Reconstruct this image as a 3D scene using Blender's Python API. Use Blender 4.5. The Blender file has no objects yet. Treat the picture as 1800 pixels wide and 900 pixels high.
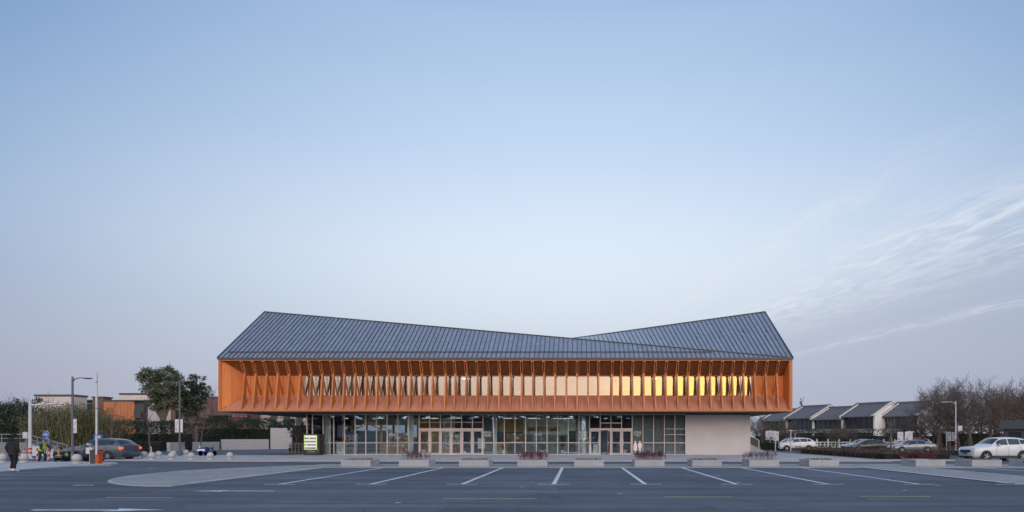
import bpy, bmesh, math, random
from mathutils import Vector, Matrix, noise
R = math.radians
SC = bpy.context.scene
COL = SC.collection

# ------------------------------------------------------------------ camera
CAM_Z, FPX, VX, VY = 1.65, 1000.0, 1016.5, 768.0      # eye height, focal length and vanishing point measured on the 1800 px wide photo
cam = bpy.data.cameras.new('camera')
cam.sensor_width = 36.0
cam.lens = 36.0 * FPX / 1800.0
cam.shift_x = (900.0 - VX) / 1800.0
cam.shift_y = (VY - 450.0) / 1800.0
cam.clip_start, cam.clip_end = 0.1, 6000.0
cam_o = bpy.data.objects.new('camera', cam)
COL.objects.link(cam_o)
cam_o.location = (0, 0, CAM_Z)
cam_o.rotation_euler = (R(90), 0, 0)
SC.camera = cam_o

# ------------------------------------------------------------------ sky and light
SUN_EL, SUN_ROT = R(4.0), R(167.0)                    # low sun behind the photographer, a little to the right
SUN_DIR = Vector((math.sin(SUN_ROT) * math.cos(SUN_EL), math.cos(SUN_ROT) * math.cos(SUN_EL), math.sin(SUN_EL)))
SC.view_settings.view_transform = 'Standard'
SC.view_settings.look = 'None'
SC.view_settings.exposure = 0.0
SC.view_settings.gamma = 1.0
SC.view_settings.use_curve_mapping = False

def srgb(r, g, b):
    f = lambda c: (c / 255.0) / 12.92 if c <= 10.3 else (((c / 255.0) + 0.055) / 1.055) ** 2.4
    return (f(r), f(g), f(b), 1.0)

def make_world():
    w = bpy.data.worlds.new('World'); SC.world = w; w.use_nodes = True
    nt = w.node_tree; N = nt.nodes; L = nt.links
    bg = N['Background']
    def math_(op, a, b=None, c=None, clamp=False):
        n = N.new('ShaderNodeMath'); n.operation = op; n.use_clamp = clamp
        for i, v in enumerate((a, b, c)):
            if v is None: continue
            if isinstance(v, (int, float)): n.inputs[i].default_value = v
            else: L.new(v, n.inputs[i])
        return n.outputs[0]
    def mix(f, a, b, mode='MIX'):
        n = N.new('ShaderNodeMix'); n.data_type = 'RGBA'; n.blend_type = mode
        for s, v in ((n.inputs[0], f), (n.inputs[6], a), (n.inputs[7], b)):
            if isinstance(v, (int, float)): s.default_value = v
            elif isinstance(v, tuple): s.default_value = v
            else: L.new(v, s)
        return n.outputs[2]
    def ramp(f, stops):
        n = N.new('ShaderNodeValToRGB'); cr = n.color_ramp; cr.interpolation = 'CARDINAL'
        while len(cr.elements) < len(stops): cr.elements.new(0.5)
        for e, (p, c) in zip(cr.elements, stops): e.position = p; e.color = c
        L.new(f, n.inputs[0]); return n.outputs[0]
    tc = N.new('ShaderNodeTexCoord')
    D = tc.outputs['Generated']
    sep = N.new('ShaderNodeSeparateXYZ'); L.new(D, sep.inputs[0])
    x, y, z = sep.outputs
    zc = math_('MAXIMUM', z, 0.0)
    hl = math_('SQRT', math_('ADD', math_('ADD', math_('MULTIPLY', x, x), math_('MULTIPLY', y, y)), 1e-5))
    sh = Vector((SUN_DIR.x, SUN_DIR.y, 0)).normalized()
    ca = math_('DIVIDE', math_('ADD', math_('MULTIPLY', x, sh.x), math_('MULTIPLY', y, sh.y)), hl)   # 1 towards the sun, -1 opposite
    # clear dusk sky: opposite the sun, to the sides of it, and on the sun's side
    anti = ramp(zc, SKY_ANTI)
    side = ramp(zc, SKY_SIDE)
    vs = N.new('ShaderNodeVectorMath'); vs.operation = 'SCALE'; vs.inputs['Scale'].default_value = 3.0     # ramp colours are stored at a third
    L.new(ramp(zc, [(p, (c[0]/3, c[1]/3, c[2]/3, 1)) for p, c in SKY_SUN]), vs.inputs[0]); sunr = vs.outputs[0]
    cb = math_('DIVIDE', math_('ADD', math_('MULTIPLY', x, math.sin(SKY_AZ)), math_('MULTIPLY', y, math.cos(SKY_AZ))), hl)
    f_anti = math_('MULTIPLY_ADD', cb, SKY_K[0], SKY_K[1], clamp=True)
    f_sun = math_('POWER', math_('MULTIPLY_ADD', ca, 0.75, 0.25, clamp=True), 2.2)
    low = math_('MULTIPLY_ADD', zc, -4.0, 1.0, clamp=True)
    glow = math_('MULTIPLY', math_('POWER', math_('MULTIPLY_ADD', ca, 5.0, -4.0, clamp=True), 2.0), low)
    core = math_('MULTIPLY', math_('POWER', math_('MULTIPLY_ADD', ca, 50.0, -49.0, clamp=True), 1.5), low)
    col = mix(f_anti, side, anti)
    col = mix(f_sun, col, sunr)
    col = mix(glow, col, GLOW)
    col = mix(core, col, CORE)
    # high thin cloud in long parallel streaks: u runs along them, w across
    zz = math_('ADD', zc, 0.012)
    cx = math_('DIVIDE', x, zz); cy = math_('DIVIDE', y, zz)
    u = math_('MULTIPLY_ADD', cx, 0.24, math_('MULTIPLY', cy, -0.97))
    wv = math_('MULTIPLY_ADD', cx, 0.97, math_('MULTIPLY', cy, 0.24))
    def cnoise(su, sw, off, detail, rough, dist):
        c = N.new('ShaderNodeCombineXYZ'); L.new(math_('MULTIPLY', u, su), c.inputs[0]); L.new(math_('MULTIPLY', wv, sw), c.inputs[1]); c.inputs[2].default_value = off
        n = N.new('ShaderNodeTexNoise'); n.inputs['Scale'].default_value = 1.0; n.inputs['Detail'].default_value = detail; n.inputs['Roughness'].default_value = rough; n.inputs['Distortion'].default_value = dist
        L.new(c.outputs[0], n.inputs['Vector']); return n.outputs[0]
    n1 = cnoise(3.0, 7.0, 3.3, 10, .66, 1.0); n2 = cnoise(.7, .9, 8.1, 2, .5, .2)
    ww = math_('ADD', wv, math_('MULTIPLY_ADD', n2, .5, -.25))
    def band(c, s, a):
        d = math_('DIVIDE', math_('SUBTRACT', ww, c), s)
        return math_('MULTIPLY', math_('EXPONENT', math_('MULTIPLY', math_('MULTIPLY', d, d), -1.0)), a)
    dens = math_('ADD', math_('ADD', band(1.66, .10, .95), band(2.34, .32, 1.2)), math_('ADD', band(2.9, .35, .55), band(3.92, .16, .80)))
    c1 = math_('MULTIPLY_ADD', n1, 3.6, -1.45, clamp=True)
    c2 = math_('MULTIPLY_ADD', n2, 3.2, -.95, clamp=True)
    fade = math_('MULTIPLY', math_('MULTIPLY_ADD', zc, 9.0, -0.75, clamp=True), math_('MULTIPLY_ADD', zc, -7.0, 3.0, clamp=True))
    cl = math_('MULTIPLY', math_('MULTIPLY', math_('MULTIPLY', dens, c1), math_('MULTIPLY_ADD', c2, .35, .65)), fade)
    veil = math_('MULTIPLY', math_('MULTIPLY_ADD', ww, 1.1, -2.35, clamp=True), math_('MULTIPLY', CLOUD['veil'], math_('MULTIPLY_ADD', n1, .5, .7)))
    col = mix(veil, col, CLOUD['veilcol'])
    col = mix(math_('MULTIPLY', cl, CLOUD['amount'], clamp=True), col, CLOUD['col'])
    # physical sky adds the sunset glow around the sun
    sk = N.new('ShaderNodeTexSky'); sk.sky_type = 'NISHITA'; sk.sun_disc = False
    sk.sun_elevation = SUN_EL; sk.sun_rotation = SUN_ROT
    sk.air_density = 1.0; sk.dust_density = 1.6; sk.ozone_density = 1.5
    v = N.new('ShaderNodeVectorMath'); v.operation = 'SCALE'; L.new(sk.outputs[0], v.inputs[0]); L.new(math_('MULTIPLY', f_sun, NISHITA), v.inputs['Scale'])
    col = mix(1.0, col, v.outputs[0], 'ADD')
    L.new(col, bg.inputs[0]); bg.inputs[1].default_value = 1.0

NISHITA = 0.012
GLOW = (1.9, 1.32, 0.95, 1.0)
CORE = (4.6, 2.5, 0.12, 1.0)
SKY_K, SKY_AZ = (3.1, -2.1), R(0)
SKY_ANTI = [(0.0, srgb(188, 193, 210)), (0.10, srgb(198, 206, 220)), (0.194, srgb(213, 224, 236)), (0.298, srgb(222, 234, 248)), (0.414, srgb(204, 223, 246)), (0.521, srgb(184, 208, 237)), (0.601, srgb(166, 192, 228)), (1.0, srgb(120, 156, 204))]
SKY_SIDE = [(0.0, srgb(164, 166, 187)), (0.104, srgb(169, 175, 195)), (0.20, srgb(166, 181, 207)), (0.31, srgb(158, 182, 214)), (0.47, srgb(128, 161, 203)), (0.60, srgb(112, 147, 194)), (1.0, srgb(110, 146, 196))]
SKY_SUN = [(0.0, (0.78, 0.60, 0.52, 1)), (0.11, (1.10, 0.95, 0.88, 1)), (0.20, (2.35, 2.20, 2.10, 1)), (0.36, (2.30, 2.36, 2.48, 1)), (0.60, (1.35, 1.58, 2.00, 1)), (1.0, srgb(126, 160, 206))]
CLOUD = dict(amount=0.85, col=srgb(228, 232, 242), veil=0.45, veilcol=srgb(162, 170, 191))
make_world()

sun = bpy.data.lights.new('sun', 'SUN')
sun.energy = 1.1
sun.angle = R(90)                                    # the sun is at the horizon: its light comes from the wide glow around it
sun.color = (1.0, 0.66, 0.40)
sun_o = bpy.data.objects.new('sun', sun); COL.objects.link(sun_o)
sun_o.rotation_euler = (-SUN_DIR).to_track_quat('-Z', 'Y').to_euler()
sun_o.location = (20, -60, 40)

# ------------------------------------------------------------------ helpers
def gp(px, py, h=0.0):
    """photo point on level ground of height h -> (x, y) in metres"""
    Y = (CAM_Z - h) * FPX / (py - VY)
    return ((px - VX) / FPX * Y, Y)

def xa(px, Y): return (px - VX) / FPX * Y
def za(py, Y): return CAM_Z - (py - VY) / FPX * Y

class MB:
    def __init__(s): s.v = []; s.f = []; s.m = []
    def add(s, vs, fs, mi=0):
        o = len(s.v); s.v += [tuple(p) for p in vs]
        for f in fs: s.f.append([i + o for i in f]); s.m.append(mi)
        return s
    def box(s, x0, x1, y0, y1, z0, z1, mi=0):
        return s.add([(x0,y0,z0),(x1,y0,z0),(x1,y1,z0),(x0,y1,z0),(x0,y0,z1),(x1,y0,z1),(x1,y1,z1),(x0,y1,z1)],
                     [(0,3,2,1),(4,5,6,7),(0,1,5,4),(1,2,6,5),(2,3,7,6),(3,0,4,7)], mi)
    def obox(s, c, size, M=None, mi=0):
        a, b, d = [q / 2 for q in size]; M = M or Matrix.Identity(3); c = Vector(c)
        P = [c + M @ Vector(p) for p in ((-a,-b,-d),(a,-b,-d),(a,b,-d),(-a,b,-d),(-a,-b,d),(a,-b,d),(a,b,d),(-a,b,d))]
        return s.add(P, [(0,3,2,1),(4,5,6,7),(0,1,5,4),(1,2,6,5),(2,3,7,6),(3,0,4,7)], mi)
    def extrude(s, pts, vec, mi=0):
        n = len(pts); vec = Vector(vec); P = [Vector(p) for p in pts]
        return s.add(P + [p + vec for p in P],
                     [list(range(n))[::-1], [i + n for i in range(n)]] + [(i, (i+1) % n, (i+1) % n + n, i + n) for i in range(n)], mi)
    def bar(s, a, b, w, t, mi=0, up=(0,0,1)):
        a = Vector(a); b = Vector(b); d = (b - a); l = d.length; d.normalize()
        u = Vector(up); x = d.cross(u)
        if x.length < 1e-4: x = d.cross(Vector((1,0,0)))
        x.normalize(); y = x.cross(d)
        P = []
        for q in (a, b):
            for i, j in ((-1,-1),(1,-1),(1,1),(-1,1)): P.append(q + x * (w/2*i) + y * (t/2*j))
        return s.add(P, [(0,3,2,1),(4,5,6,7),(0,1,5,4),(1,2,6,5),(2,3,7,6),(3,0,4,7)], mi)
    def tube(s, pts, rad, n=6, mi=0, cap=True):
        pts = [Vector(p) for p in pts]
        if isinstance(rad, (int, float)): rad = [rad] * len(pts)
        vs = []; fs = []; pu = None
        for i, p in enumerate(pts):
            d = (pts[min(i+1, len(pts)-1)] - pts[max(i-1, 0)])
            if d.length < 1e-9: d = Vector((0,0,1))
            d.normalize()
            if pu is None:
                pu = d.cross(Vector((0.31,0.17,0.93)))
                if pu.length < 1e-3: pu = d.cross(Vector((1,0,0)))
            pu = (pu - d * pu.dot(d)); pu.normalize(); w = d.cross(pu)
            for k in range(n):
                a = 2*math.pi*k/n; vs.append(p + (pu*math.cos(a) + w*math.sin(a)) * rad[i])
        for i in range(len(pts)-1):
            for k in range(n):
                a = i*n+k; b = i*n+(k+1) % n; fs.append((a, b, b+n, a+n))
        if cap:
            fs.append(list(range(n))[::-1]); fs.append([(len(pts)-1)*n+k for k in range(n)])
        return s.add(vs, fs, mi)
    def lathe(s, prof, c=(0,0,0), n=16, mi=0, axis='Z', cap=True):
        vs = []; fs = []; c = Vector(c)
        for r, z in prof:
            for k in range(n):
                a = 2*math.pi*k/n; p = (r*math.cos(a), r*math.sin(a), z)
                if axis == 'Y': p = (p[0], p[2], p[1])
                if axis == 'X': p = (p[2], p[0], p[1])
                vs.append(c + Vector(p))
        for i in range(len(prof)-1):
            for k in range(n):
                a = i*n+k; b = i*n+(k+1) % n; fs.append((a, b, b+n, a+n))
        if cap and prof[0][0] > 1e-4: fs.append(list(range(n))[::-1])
        if cap and prof[-1][0] > 1e-4: fs.append([(len(prof)-1)*n+k for k in range(n)])
        return s.add(vs, fs, mi)
    def sphere(s, c, r, n=12, m=8, mi=0, sq=(1,1,1)):
        vs = []; fs = []; c = Vector(c)
        for i in range(m+1):
            t = math.pi*i/m
            for k in range(n):
                a = 2*math.pi*k/n
                vs.append(c + Vector((math.sin(t)*math.cos(a)*r*sq[0], math.sin(t)*math.sin(a)*r*sq[1], -math.cos(t)*r*sq[2])))
        for i in range(m):
            for k in range(n):
                a = i*n+k; b = i*n+(k+1) % n; fs.append((a, b, b+n, a+n))
        return s.add(vs, fs, mi)
    def mesh(s, name, mats=None, smooth=False):
        me = bpy.data.meshes.new(name)
        me.from_pydata(s.v, [], s.f); 
        if mats is not None:
            for m in (mats if isinstance(mats, (list, tuple)) else [mats]): me.materials.append(m)
            if isinstance(mats, (list, tuple)) and len(mats) > 1: me.polygons.foreach_set('material_index', s.m)
        if smooth: me.polygons.foreach_set('use_smooth', [True]*len(me.polygons))
        me.validate(); me.update()
        return me
    def build(s, name, mats, parent=None, loc=(0,0,0), smooth=False, fixn=False):
        me = s.mesh(name, mats, smooth)
        if fixn:
            bm = bmesh.new(); bm.from_mesh(me); bmesh.ops.recalc_face_normals(bm, faces=bm.faces); bm.to_mesh(me); bm.free()
        return link(name, me, parent, loc)

def link(name, me, parent=None, loc=(0,0,0), rz=0.0):
    o = bpy.data.objects.new(name, me); COL.objects.link(o)
    if parent is not None: o.parent = parent
    o.location = loc
    if rz: o.rotation_euler = (0, 0, rz)
    return o

def tag(o, label=None, cat=None, group=None, kind=None):
    if label: o['label'] = label
    if cat: o['category'] = cat
    if group: o['group'] = group
    if kind: o['kind'] = kind
    return o

def thing(name, label, cat, loc=(0,0,0), rz=0.0, group=None):
    o = bpy.data.objects.new(name, None); COL.objects.link(o)
    o.empty_display_size = 0.3
    o.location = loc; o.rotation_euler = (0, 0, rz)
    return tag(o, label, cat, group)

KIDS = {}
def kids(o):
    return [c for c in o.children]

def copy_tree(o, loc=None, rz=None, label=None, group=None, scale=None, parent=None):
    c = o.copy(); COL.objects.link(c)
    if parent is not None: c.parent = parent
    if loc is not None: c.location = loc
    if rz is not None: c.rotation_euler = (0, 0, rz)
    if scale is not None: c.scale = scale if isinstance(scale, (tuple, list)) else (scale,)*3
    if label: c['label'] = label
    if group: c['group'] = group
    for ch in kids(o):
        copy_tree(ch, parent=c)
    return c

# ------------------------------------------------------------------ materials
def nodes_of(name):
    m = bpy.data.materials.new(name); m.use_nodes = True
    return m, m.node_tree.nodes, m.node_tree.links, m.node_tree.nodes['Principled BSDF']

def rgba(c): return (c[0], c[1], c[2], 1.0)

def mat(name, c, rough=0.6, metal=0.0, spec=0.5, var=0.0, scale=3.0, bump=0.0, bscale=40.0, stretch=(1,1,1), objvar=0.0, c2=None, coat=0.0, detail=6.0):
    m, N, L, P = nodes_of(name)
    P.inputs['Roughness'].default_value = rough
    P.inputs['Metallic'].default_value = metal
    P.inputs['Specular IOR Level'].default_value = spec
    P.inputs['Coat Weight'].default_value = coat
    P.inputs['Base Color'].default_value = rgba(c)
    if var or c2 or bump or objvar:
        tc = N.new('ShaderNodeTexCoord'); mp = N.new('ShaderNodeMapping'); L.new(tc.outputs['Object'], mp.inputs[0])
        mp.inputs['Scale'].default_value = stretch
    if objvar:
        oi = N.new('ShaderNodeObjectInfo'); vm = N.new('ShaderNodeVectorMath'); vm.operation = 'MULTIPLY_ADD'
        cb = N.new('ShaderNodeCombineXYZ')
        L.new(oi.outputs['Random'], cb.inputs[0]); L.new(oi.outputs['Random'], cb.inputs[1])
        L.new(cb.outputs[0], vm.inputs[0]); vm.inputs[1].default_value = (37.1, 91.7, 13.0); L.new(tc.outputs['Object'], vm.inputs[2])
        L.new(vm.outputs[0], mp.inputs[0])
    out = None
    if var or c2:
        nz = N.new('ShaderNodeTexNoise'); nz.inputs['Scale'].default_value = scale; nz.inputs['Detail'].default_value = detail
        nz.inputs['Roughness'].default_value = 0.65
        L.new(mp.outputs[0], nz.inputs['Vector'])
        rp = N.new('ShaderNodeValToRGB'); L.new(nz.outputs[0], rp.inputs[0])
        a = c2 if c2 else tuple(q*(1-var) for q in c); b = c if c2 else tuple(min(1, q*(1+var)) for q in c)
        rp.color_ramp.elements[0].position = 0.3; rp.color_ramp.elements[0].color = rgba(a)
        rp.color_ramp.elements[1].position = 0.7; rp.color_ramp.elements[1].color = rgba(b)
        out = rp.outputs[0]
    if objvar:
        hs = N.new('ShaderNodeHueSaturation')
        mr = N.new('ShaderNodeMapRange'); L.new(oi.outputs['Random'], mr.inputs[0]); mr.inputs[3].default_value = 1-objvar; mr.inputs[4].default_value = 1+objvar
        L.new(mr.outputs[0], hs.inputs['Value'])
        if out is not None: L.new(out, hs.inputs['Color'])
        else: hs.inputs['Color'].default_value = rgba(c)
        out = hs.outputs[0]
    if out is not None: L.new(out, P.inputs['Base Color'])
    if bump:
        n2 = N.new('ShaderNodeTexNoise'); n2.inputs['Scale'].default_value = bscale; n2.inputs['Detail'].default_value = 4
        L.new(mp.outputs[0], n2.inputs['Vector'])
        b = N.new('ShaderNodeBump'); b.inputs['Strength'].default_value = bump; b.inputs['Distance'].default_value = 0.02
        L.new(n2.outputs[0], b.inputs['Height']); L.new(b.outputs[0], P.inputs['Normal'])
    return m

def emit(name, c, strength):
    m, N, L, P = nodes_of(name)
    P.inputs['Base Color'].default_value = rgba(c); P.inputs['Emission Color'].default_value = rgba(c)
    P.inputs['Emission Strength'].default_value = strength
    return m

def glass(name, tint, refl, k=1.0, rough=0.0):
    """thin coated pane: part of the light mirrors off, the rest passes tinted"""
    m = bpy.data.materials.new(name); m.use_nodes = True; N = m.node_tree.nodes; L = m.node_tree.links
    N.remove(N['Principled BSDF'])
    tr = N.new('ShaderNodeBsdfTransparent'); tr.inputs[0].default_value = rgba(tint)
    gl = N.new('ShaderNodeBsdfGlossy'); gl.inputs['Roughness'].default_value = rough; gl.inputs[0].default_value = (0.95, 0.97, 1.0, 1)
    fr = N.new('ShaderNodeFresnel'); fr.inputs[0].default_value = 1.5
    ma = N.new('ShaderNodeMath'); ma.operation = 'MULTIPLY_ADD'; ma.use_clamp = True
    L.new(fr.outputs[0], ma.inputs[0]); ma.inputs[1].default_value = k; ma.inputs[2].default_value = refl
    mx = N.new('ShaderNodeMixShader'); L.new(ma.outputs[0], mx.inputs[0]); L.new(tr.outputs[0], mx.inputs[1]); L.new(gl.outputs[0], mx.inputs[2])
    L.new(mx.outputs[0], N['Material Output'].inputs[0])
    return m

M = {}
M['wood'] = mat('orange_timber', (0.62, 0.215, 0.066), rough=0.55, c2=(0.42, 0.130, 0.036), scale=2.2, stretch=(6, 6, 0.5), objvar=0.2, bump=0.05, bscale=30)
M['wood_plank'] = mat('orange_plank', (0.74, 0.240, 0.058), rough=0.55, c2=(0.64, 0.190, 0.042), scale=2.6, stretch=(5, 5, 0.35), objvar=0.15, bump=0.05)
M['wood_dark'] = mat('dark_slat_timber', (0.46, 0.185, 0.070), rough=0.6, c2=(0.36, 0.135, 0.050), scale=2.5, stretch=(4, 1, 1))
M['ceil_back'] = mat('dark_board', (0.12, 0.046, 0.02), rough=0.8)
M['roof'] = mat('zinc_grey', (0.25, 0.285, 0.345), rough=0.34, metal=0.25, var=0.14, scale=0.6, stretch=(1, 3, 1), objvar=0.06)
M['roof_seam'] = mat('dark_seam', (0.045, 0.055, 0.075), rough=0.45, metal=0.2)
M['roof_trim'] = mat('roof_trim', (0.07, 0.078, 0.095), rough=0.5, metal=0.3)
M['bronze'] = mat('copper_rail', (0.15, 0.085, 0.07), rough=0.4, metal=0.3)
M['mullion'] = mat('champagne_aluminium', (0.58, 0.485, 0.45), rough=0.42, metal=0.15, objvar=0.04)
M['beam'] = mat('dark_fascia', (0.105, 0.112, 0.135), rough=0.6)
M['soffit'] = mat('dark_soffit', (0.075, 0.07, 0.075), rough=0.8)
M['plaster'] = mat('grey_plaster', (0.54, 0.505, 0.495), rough=0.85, var=0.07, scale=0.6, bump=0.08, bscale=60)
M['white'] = mat('white_paint', (0.72, 0.72, 0.70), rough=0.6, var=0.03)
M['black'] = mat('black_matt', (0.012, 0.013, 0.016), rough=0.5)
M['darkgrey'] = mat('dark_grey', (0.045, 0.048, 0.055), rough=0.5)
M['midgrey'] = mat('mid_grey', (0.19, 0.195, 0.205), rough=0.6)
M['steel'] = mat('galvanised_steel', (0.36, 0.37, 0.39), rough=0.4, metal=0.5)
M['darksteel'] = mat('dark_steel', (0.085, 0.092, 0.105), rough=0.45, metal=0.4)
M['win_hi'] = glass('upper_window_glass', (0.72, 0.72, 0.72), 0.22, 1.0)
M['win_lo'] = glass('shopfront_glass', (0.82, 0.86, 0.88), 0.06, 1.0)
M['cream'] = mat('cream_wall', (0.60, 0.54, 0.44), rough=0.8)
M['red'] = mat('red_paint', (0.50, 0.04, 0.03), rough=0.5)
# ------------------------------------------------------------------ ground
def ground_mat(name, c, c2, scale, bump=0.25, bscale=90, rough=0.85, streak=None, crack=False, spec=0.4):
    m, N, L, P = nodes_of(name)
    P.inputs['Roughness'].default_value = rough; P.inputs['Specular IOR Level'].default_value = spec
    g = N.new('ShaderNodeNewGeometry')
    def nz(s, d=5, st=(1,1,1), r=0.6):
        mp = N.new('ShaderNodeMapping'); mp.inputs['Scale'].default_value = st; L.new(g.outputs['Position'], mp.inputs[0])
        n = N.new('ShaderNodeTexNoise'); n.inputs['Scale'].default_value = s; n.inputs['Detail'].default_value = d; n.inputs['Roughness'].default_value = r
        L.new(mp.outputs[0], n.inputs['Vector']); return n.outputs[0]
    def rp(f, a, b, p0=0.3, p1=0.7):
        q = N.new('ShaderNodeValToRGB'); L.new(f, q.inputs[0]); q.color_ramp.elements[0].color = rgba(a); q.color_ramp.elements[1].color = rgba(b)
        q.color_ramp.elements[0].position = p0; q.color_ramp.elements[1].position = p1; return q.outputs[0]
    def mul(a, b, f=1.0):
        x = N.new('ShaderNodeMix'); x.data_type = 'RGBA'; x.blend_type = 'MULTIPLY'; x.inputs[0].default_value = f
        L.new(a, x.inputs[6]); L.new(b, x.inputs[7]); return x.outputs[2]
    col = rp(nz(scale, 8), c2, c)
    if streak:                                            # tyre-polished lanes and drag marks along the road
        col = mul(col, rp(nz(1.0, 4, streak), (0.74,)*3, (1.20,)*3, 0.38, 0.62))
        col = mul(col, rp(nz(14.0, 3), (0.86,)*3, (1.1,)*3))
        col = mul(col, rp(nz(0.09, 3), (0.82,)*3, (1.12,)*3, 0.38, 0.62))
    if crack:
        pv = N.new('ShaderNodeTexVoronoi'); pv.feature = 'F1'; pv.inputs['Scale'].default_value = 0.11; pv.distance = 'CHEBYCHEV'; L.new(g.outputs['Position'], pv.inputs['Vector'])
        sx = N.new('ShaderNodeSeparateColor'); L.new(pv.outputs['Color'], sx.inputs[0])
        col = mul(col, rp(sx.outputs[0], (0.86,)*3, (1.10,)*3, 0.1, 0.9))                      # resurfaced patches
        col = mul(col, rp(nz(0.55, 6, (1, 1, 1), .72), (0.60,)*3, (1,)*3, 0.30, 0.40))         # oil stains
        col = mul(col, rp(nz(55.0, 2), (0.72,)*3, (1.25,)*3))                                  # aggregate
        v = N.new('ShaderNodeTexVoronoi'); v.feature = 'DISTANCE_TO_EDGE'; v.inputs['Scale'].default_value = 0.16
        ms = N.new('ShaderNodeMapping'); L.new(g.outputs['Position'], ms.inputs[0])
        wob = N.new('ShaderNodeTexNoise'); wob.inputs['Scale'].default_value = 0.9; L.new(g.outputs['Position'], wob.inputs['Vector'])
        ad = N.new('ShaderNodeVectorMath'); ad.operation = 'MULTIPLY_ADD'; L.new(wob.outputs['Color'], ad.inputs[0]); ad.inputs[1].default_value = (1.6, 1.6, 0); L.new(ms.outputs[0], ad.inputs[2])
        L.new(ad.outputs[0], v.inputs['Vector'])
        col = mul(col, rp(v.outputs['Distance'], (0.72,)*3, (1,)*3, 0.0, 0.006))
    L.new(col, P.inputs['Base Color'])
    b = N.new('ShaderNodeBump'); b.inputs['Strength'].default_value = bump; b.inputs['Distance'].default_value = 0.012
    L.new(nz(bscale, 3), b.inputs['Height']); L.new(b.outputs[0], P.inputs['Normal'])
    return m

def paver_mat(name, c, c2, bw, bh, mortar, rot=0.0):
    m, N, L, P = nodes_of(name); P.inputs['Roughness'].default_value = 0.8
    g = N.new('ShaderNodeNewGeometry'); mp = N.new('ShaderNodeMapping'); mp.inputs['Rotation'].default_value = (0, 0, rot)
    L.new(g.outputs['Position'], mp.inputs[0])
    b = N.new('ShaderNodeTexBrick'); L.new(mp.outputs[0], b.inputs['Vector'])
    b.inputs['Color1'].default_value = rgba(c); b.inputs['Color2'].default_value = rgba(c2); b.inputs['Mortar'].default_value = rgba(mortar)
    b.inputs['Scale'].default_value = 1.0; b.inputs['Mortar Size'].default_value = 0.008; b.inputs['Brick Width'].default_value = bw; b.inputs['Row Height'].default_value = bh
    n = N.new('ShaderNodeTexNoise'); n.inputs['Scale'].default_value = 0.5; n.inputs['Detail'].default_value = 7; L.new(g.outputs['Position'], n.inputs['Vector'])
    q = N.new('ShaderNodeValToRGB'); L.new(n.outputs[0], q.inputs[0]); q.color_ramp.elements[0].color = (0.80, 0.80, 0.80, 1); q.color_ramp.elements[1].color = (1.12, 1.12, 1.12, 1)
    q.color_ramp.elements[0].position = 0.3; q.color_ramp.elements[1].position = 0.7
    x = N.new('ShaderNodeMix'); x.data_type = 'RGBA'; x.blend_type = 'MULTIPLY'; x.inputs[0].default_value = 1
    L.new(b.outputs['Color'], x.inputs[6]); L.new(q.outputs[0], x.inputs[7]); L.new(x.outputs[2], P.inputs['Base Color'])
    bp = N.new('ShaderNodeBump'); bp.inputs['Strength'].default_value = 0.4; bp.inputs['Distance'].default_value = 0.006; bp.invert = True
    L.new(b.outputs['Fac'], bp.inputs['Height']); L.new(bp.outputs[0], P.inputs['Normal'])
    return m

def paint_mat(name, c):
    m, N, L, P = nodes_of(name); P.inputs['Roughness'].default_value = 0.7
    g = N.new('ShaderNodeNewGeometry'); n = N.new('ShaderNodeTexNoise'); n.inputs['Scale'].default_value = 5.0; n.inputs['Detail'].default_value = 8; n.inputs['Roughness'].default_value = 0.75
    L.new(g.outputs['Position'], n.inputs['Vector'])
    q = N.new('ShaderNodeValToRGB'); L.new(n.outputs[0], q.inputs[0])
    q.color_ramp.elements[0].position = 0.36; q.color_ramp.elements[0].color = rgba([v*0.30+0.07 for v in c]); q.color_ramp.elements[1].position = 0.56; q.color_ramp.elements[1].color = rgba(c)
    L.new(q.outputs[0], P.inputs['Base Color'])
    return m

M['asphalt'] = ground_mat('asphalt', (0.108, 0.126, 0.156), (0.086, 0.101, 0.126), 0.7, streak=(0.05, 0.9, 1), crack=True)
M['soil'] = ground_mat('soil_and_grass', (0.075, 0.075, 0.045), (0.045, 0.042, 0.028), 0.35, bump=0.6, bscale=12)
M['granite'] = paver_mat('granite_slabs', (0.44, 0.44, 0.44), (0.385, 0.385, 0.39), 0.6, 0.3, (0.24, 0.24, 0.24))
M['pavers'] = paver_mat('concrete_pavers', (0.36, 0.355, 0.348), (0.275, 0.27, 0.265), 0.24, 0.12, (0.10, 0.10, 0.10))
M['kerb'] = mat('granite_kerb', (0.36, 0.36, 0.355), rough=0.8, var=0.12, scale=4)
M['paint'] = paint_mat('white_road_paint', (0.72, 0.74, 0.76))
M['paint_y'] = paint_mat('faded_yellow_paint', (0.42, 0.36, 0.19))

ZP, ZL = -0.015, -0.09             # parking bays lie nearly flush; the lane in front of the terrace is a kerb lower
def asphalt_z(Y):
    if Y < 30.9: return ZP
    if Y > 34.2: return ZL
    t = (Y - 30.9) / 3.3
    return ZP + (ZL - ZP) * t

g = MB(); g.add([(-2500,-2500,-0.15),(2500,-2500,-0.15),(2500,2500,-0.15),(-2500,2500,-0.15)], [(0,1,2,3)])
tag(g.build('ground', M['soil']), kind='structure')

a = MB()
ys = [-70, 0, 15, 30.9, 34.2, 50, 66, 88]
xs = [-140, -60, -20, 20, 60, 140]
for j in ys:
    for i in xs: a.v.append((i, j, asphalt_z(j)))
for j in range(len(ys)-1):
    for i in range(len(xs)-1):
        k = j*len(xs)+i; a.f.append([k, k+1, k+1+len(xs), k+len(xs)]); a.m.append(0)
tag(a.build('road', M['asphalt']), kind='structure')

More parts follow.
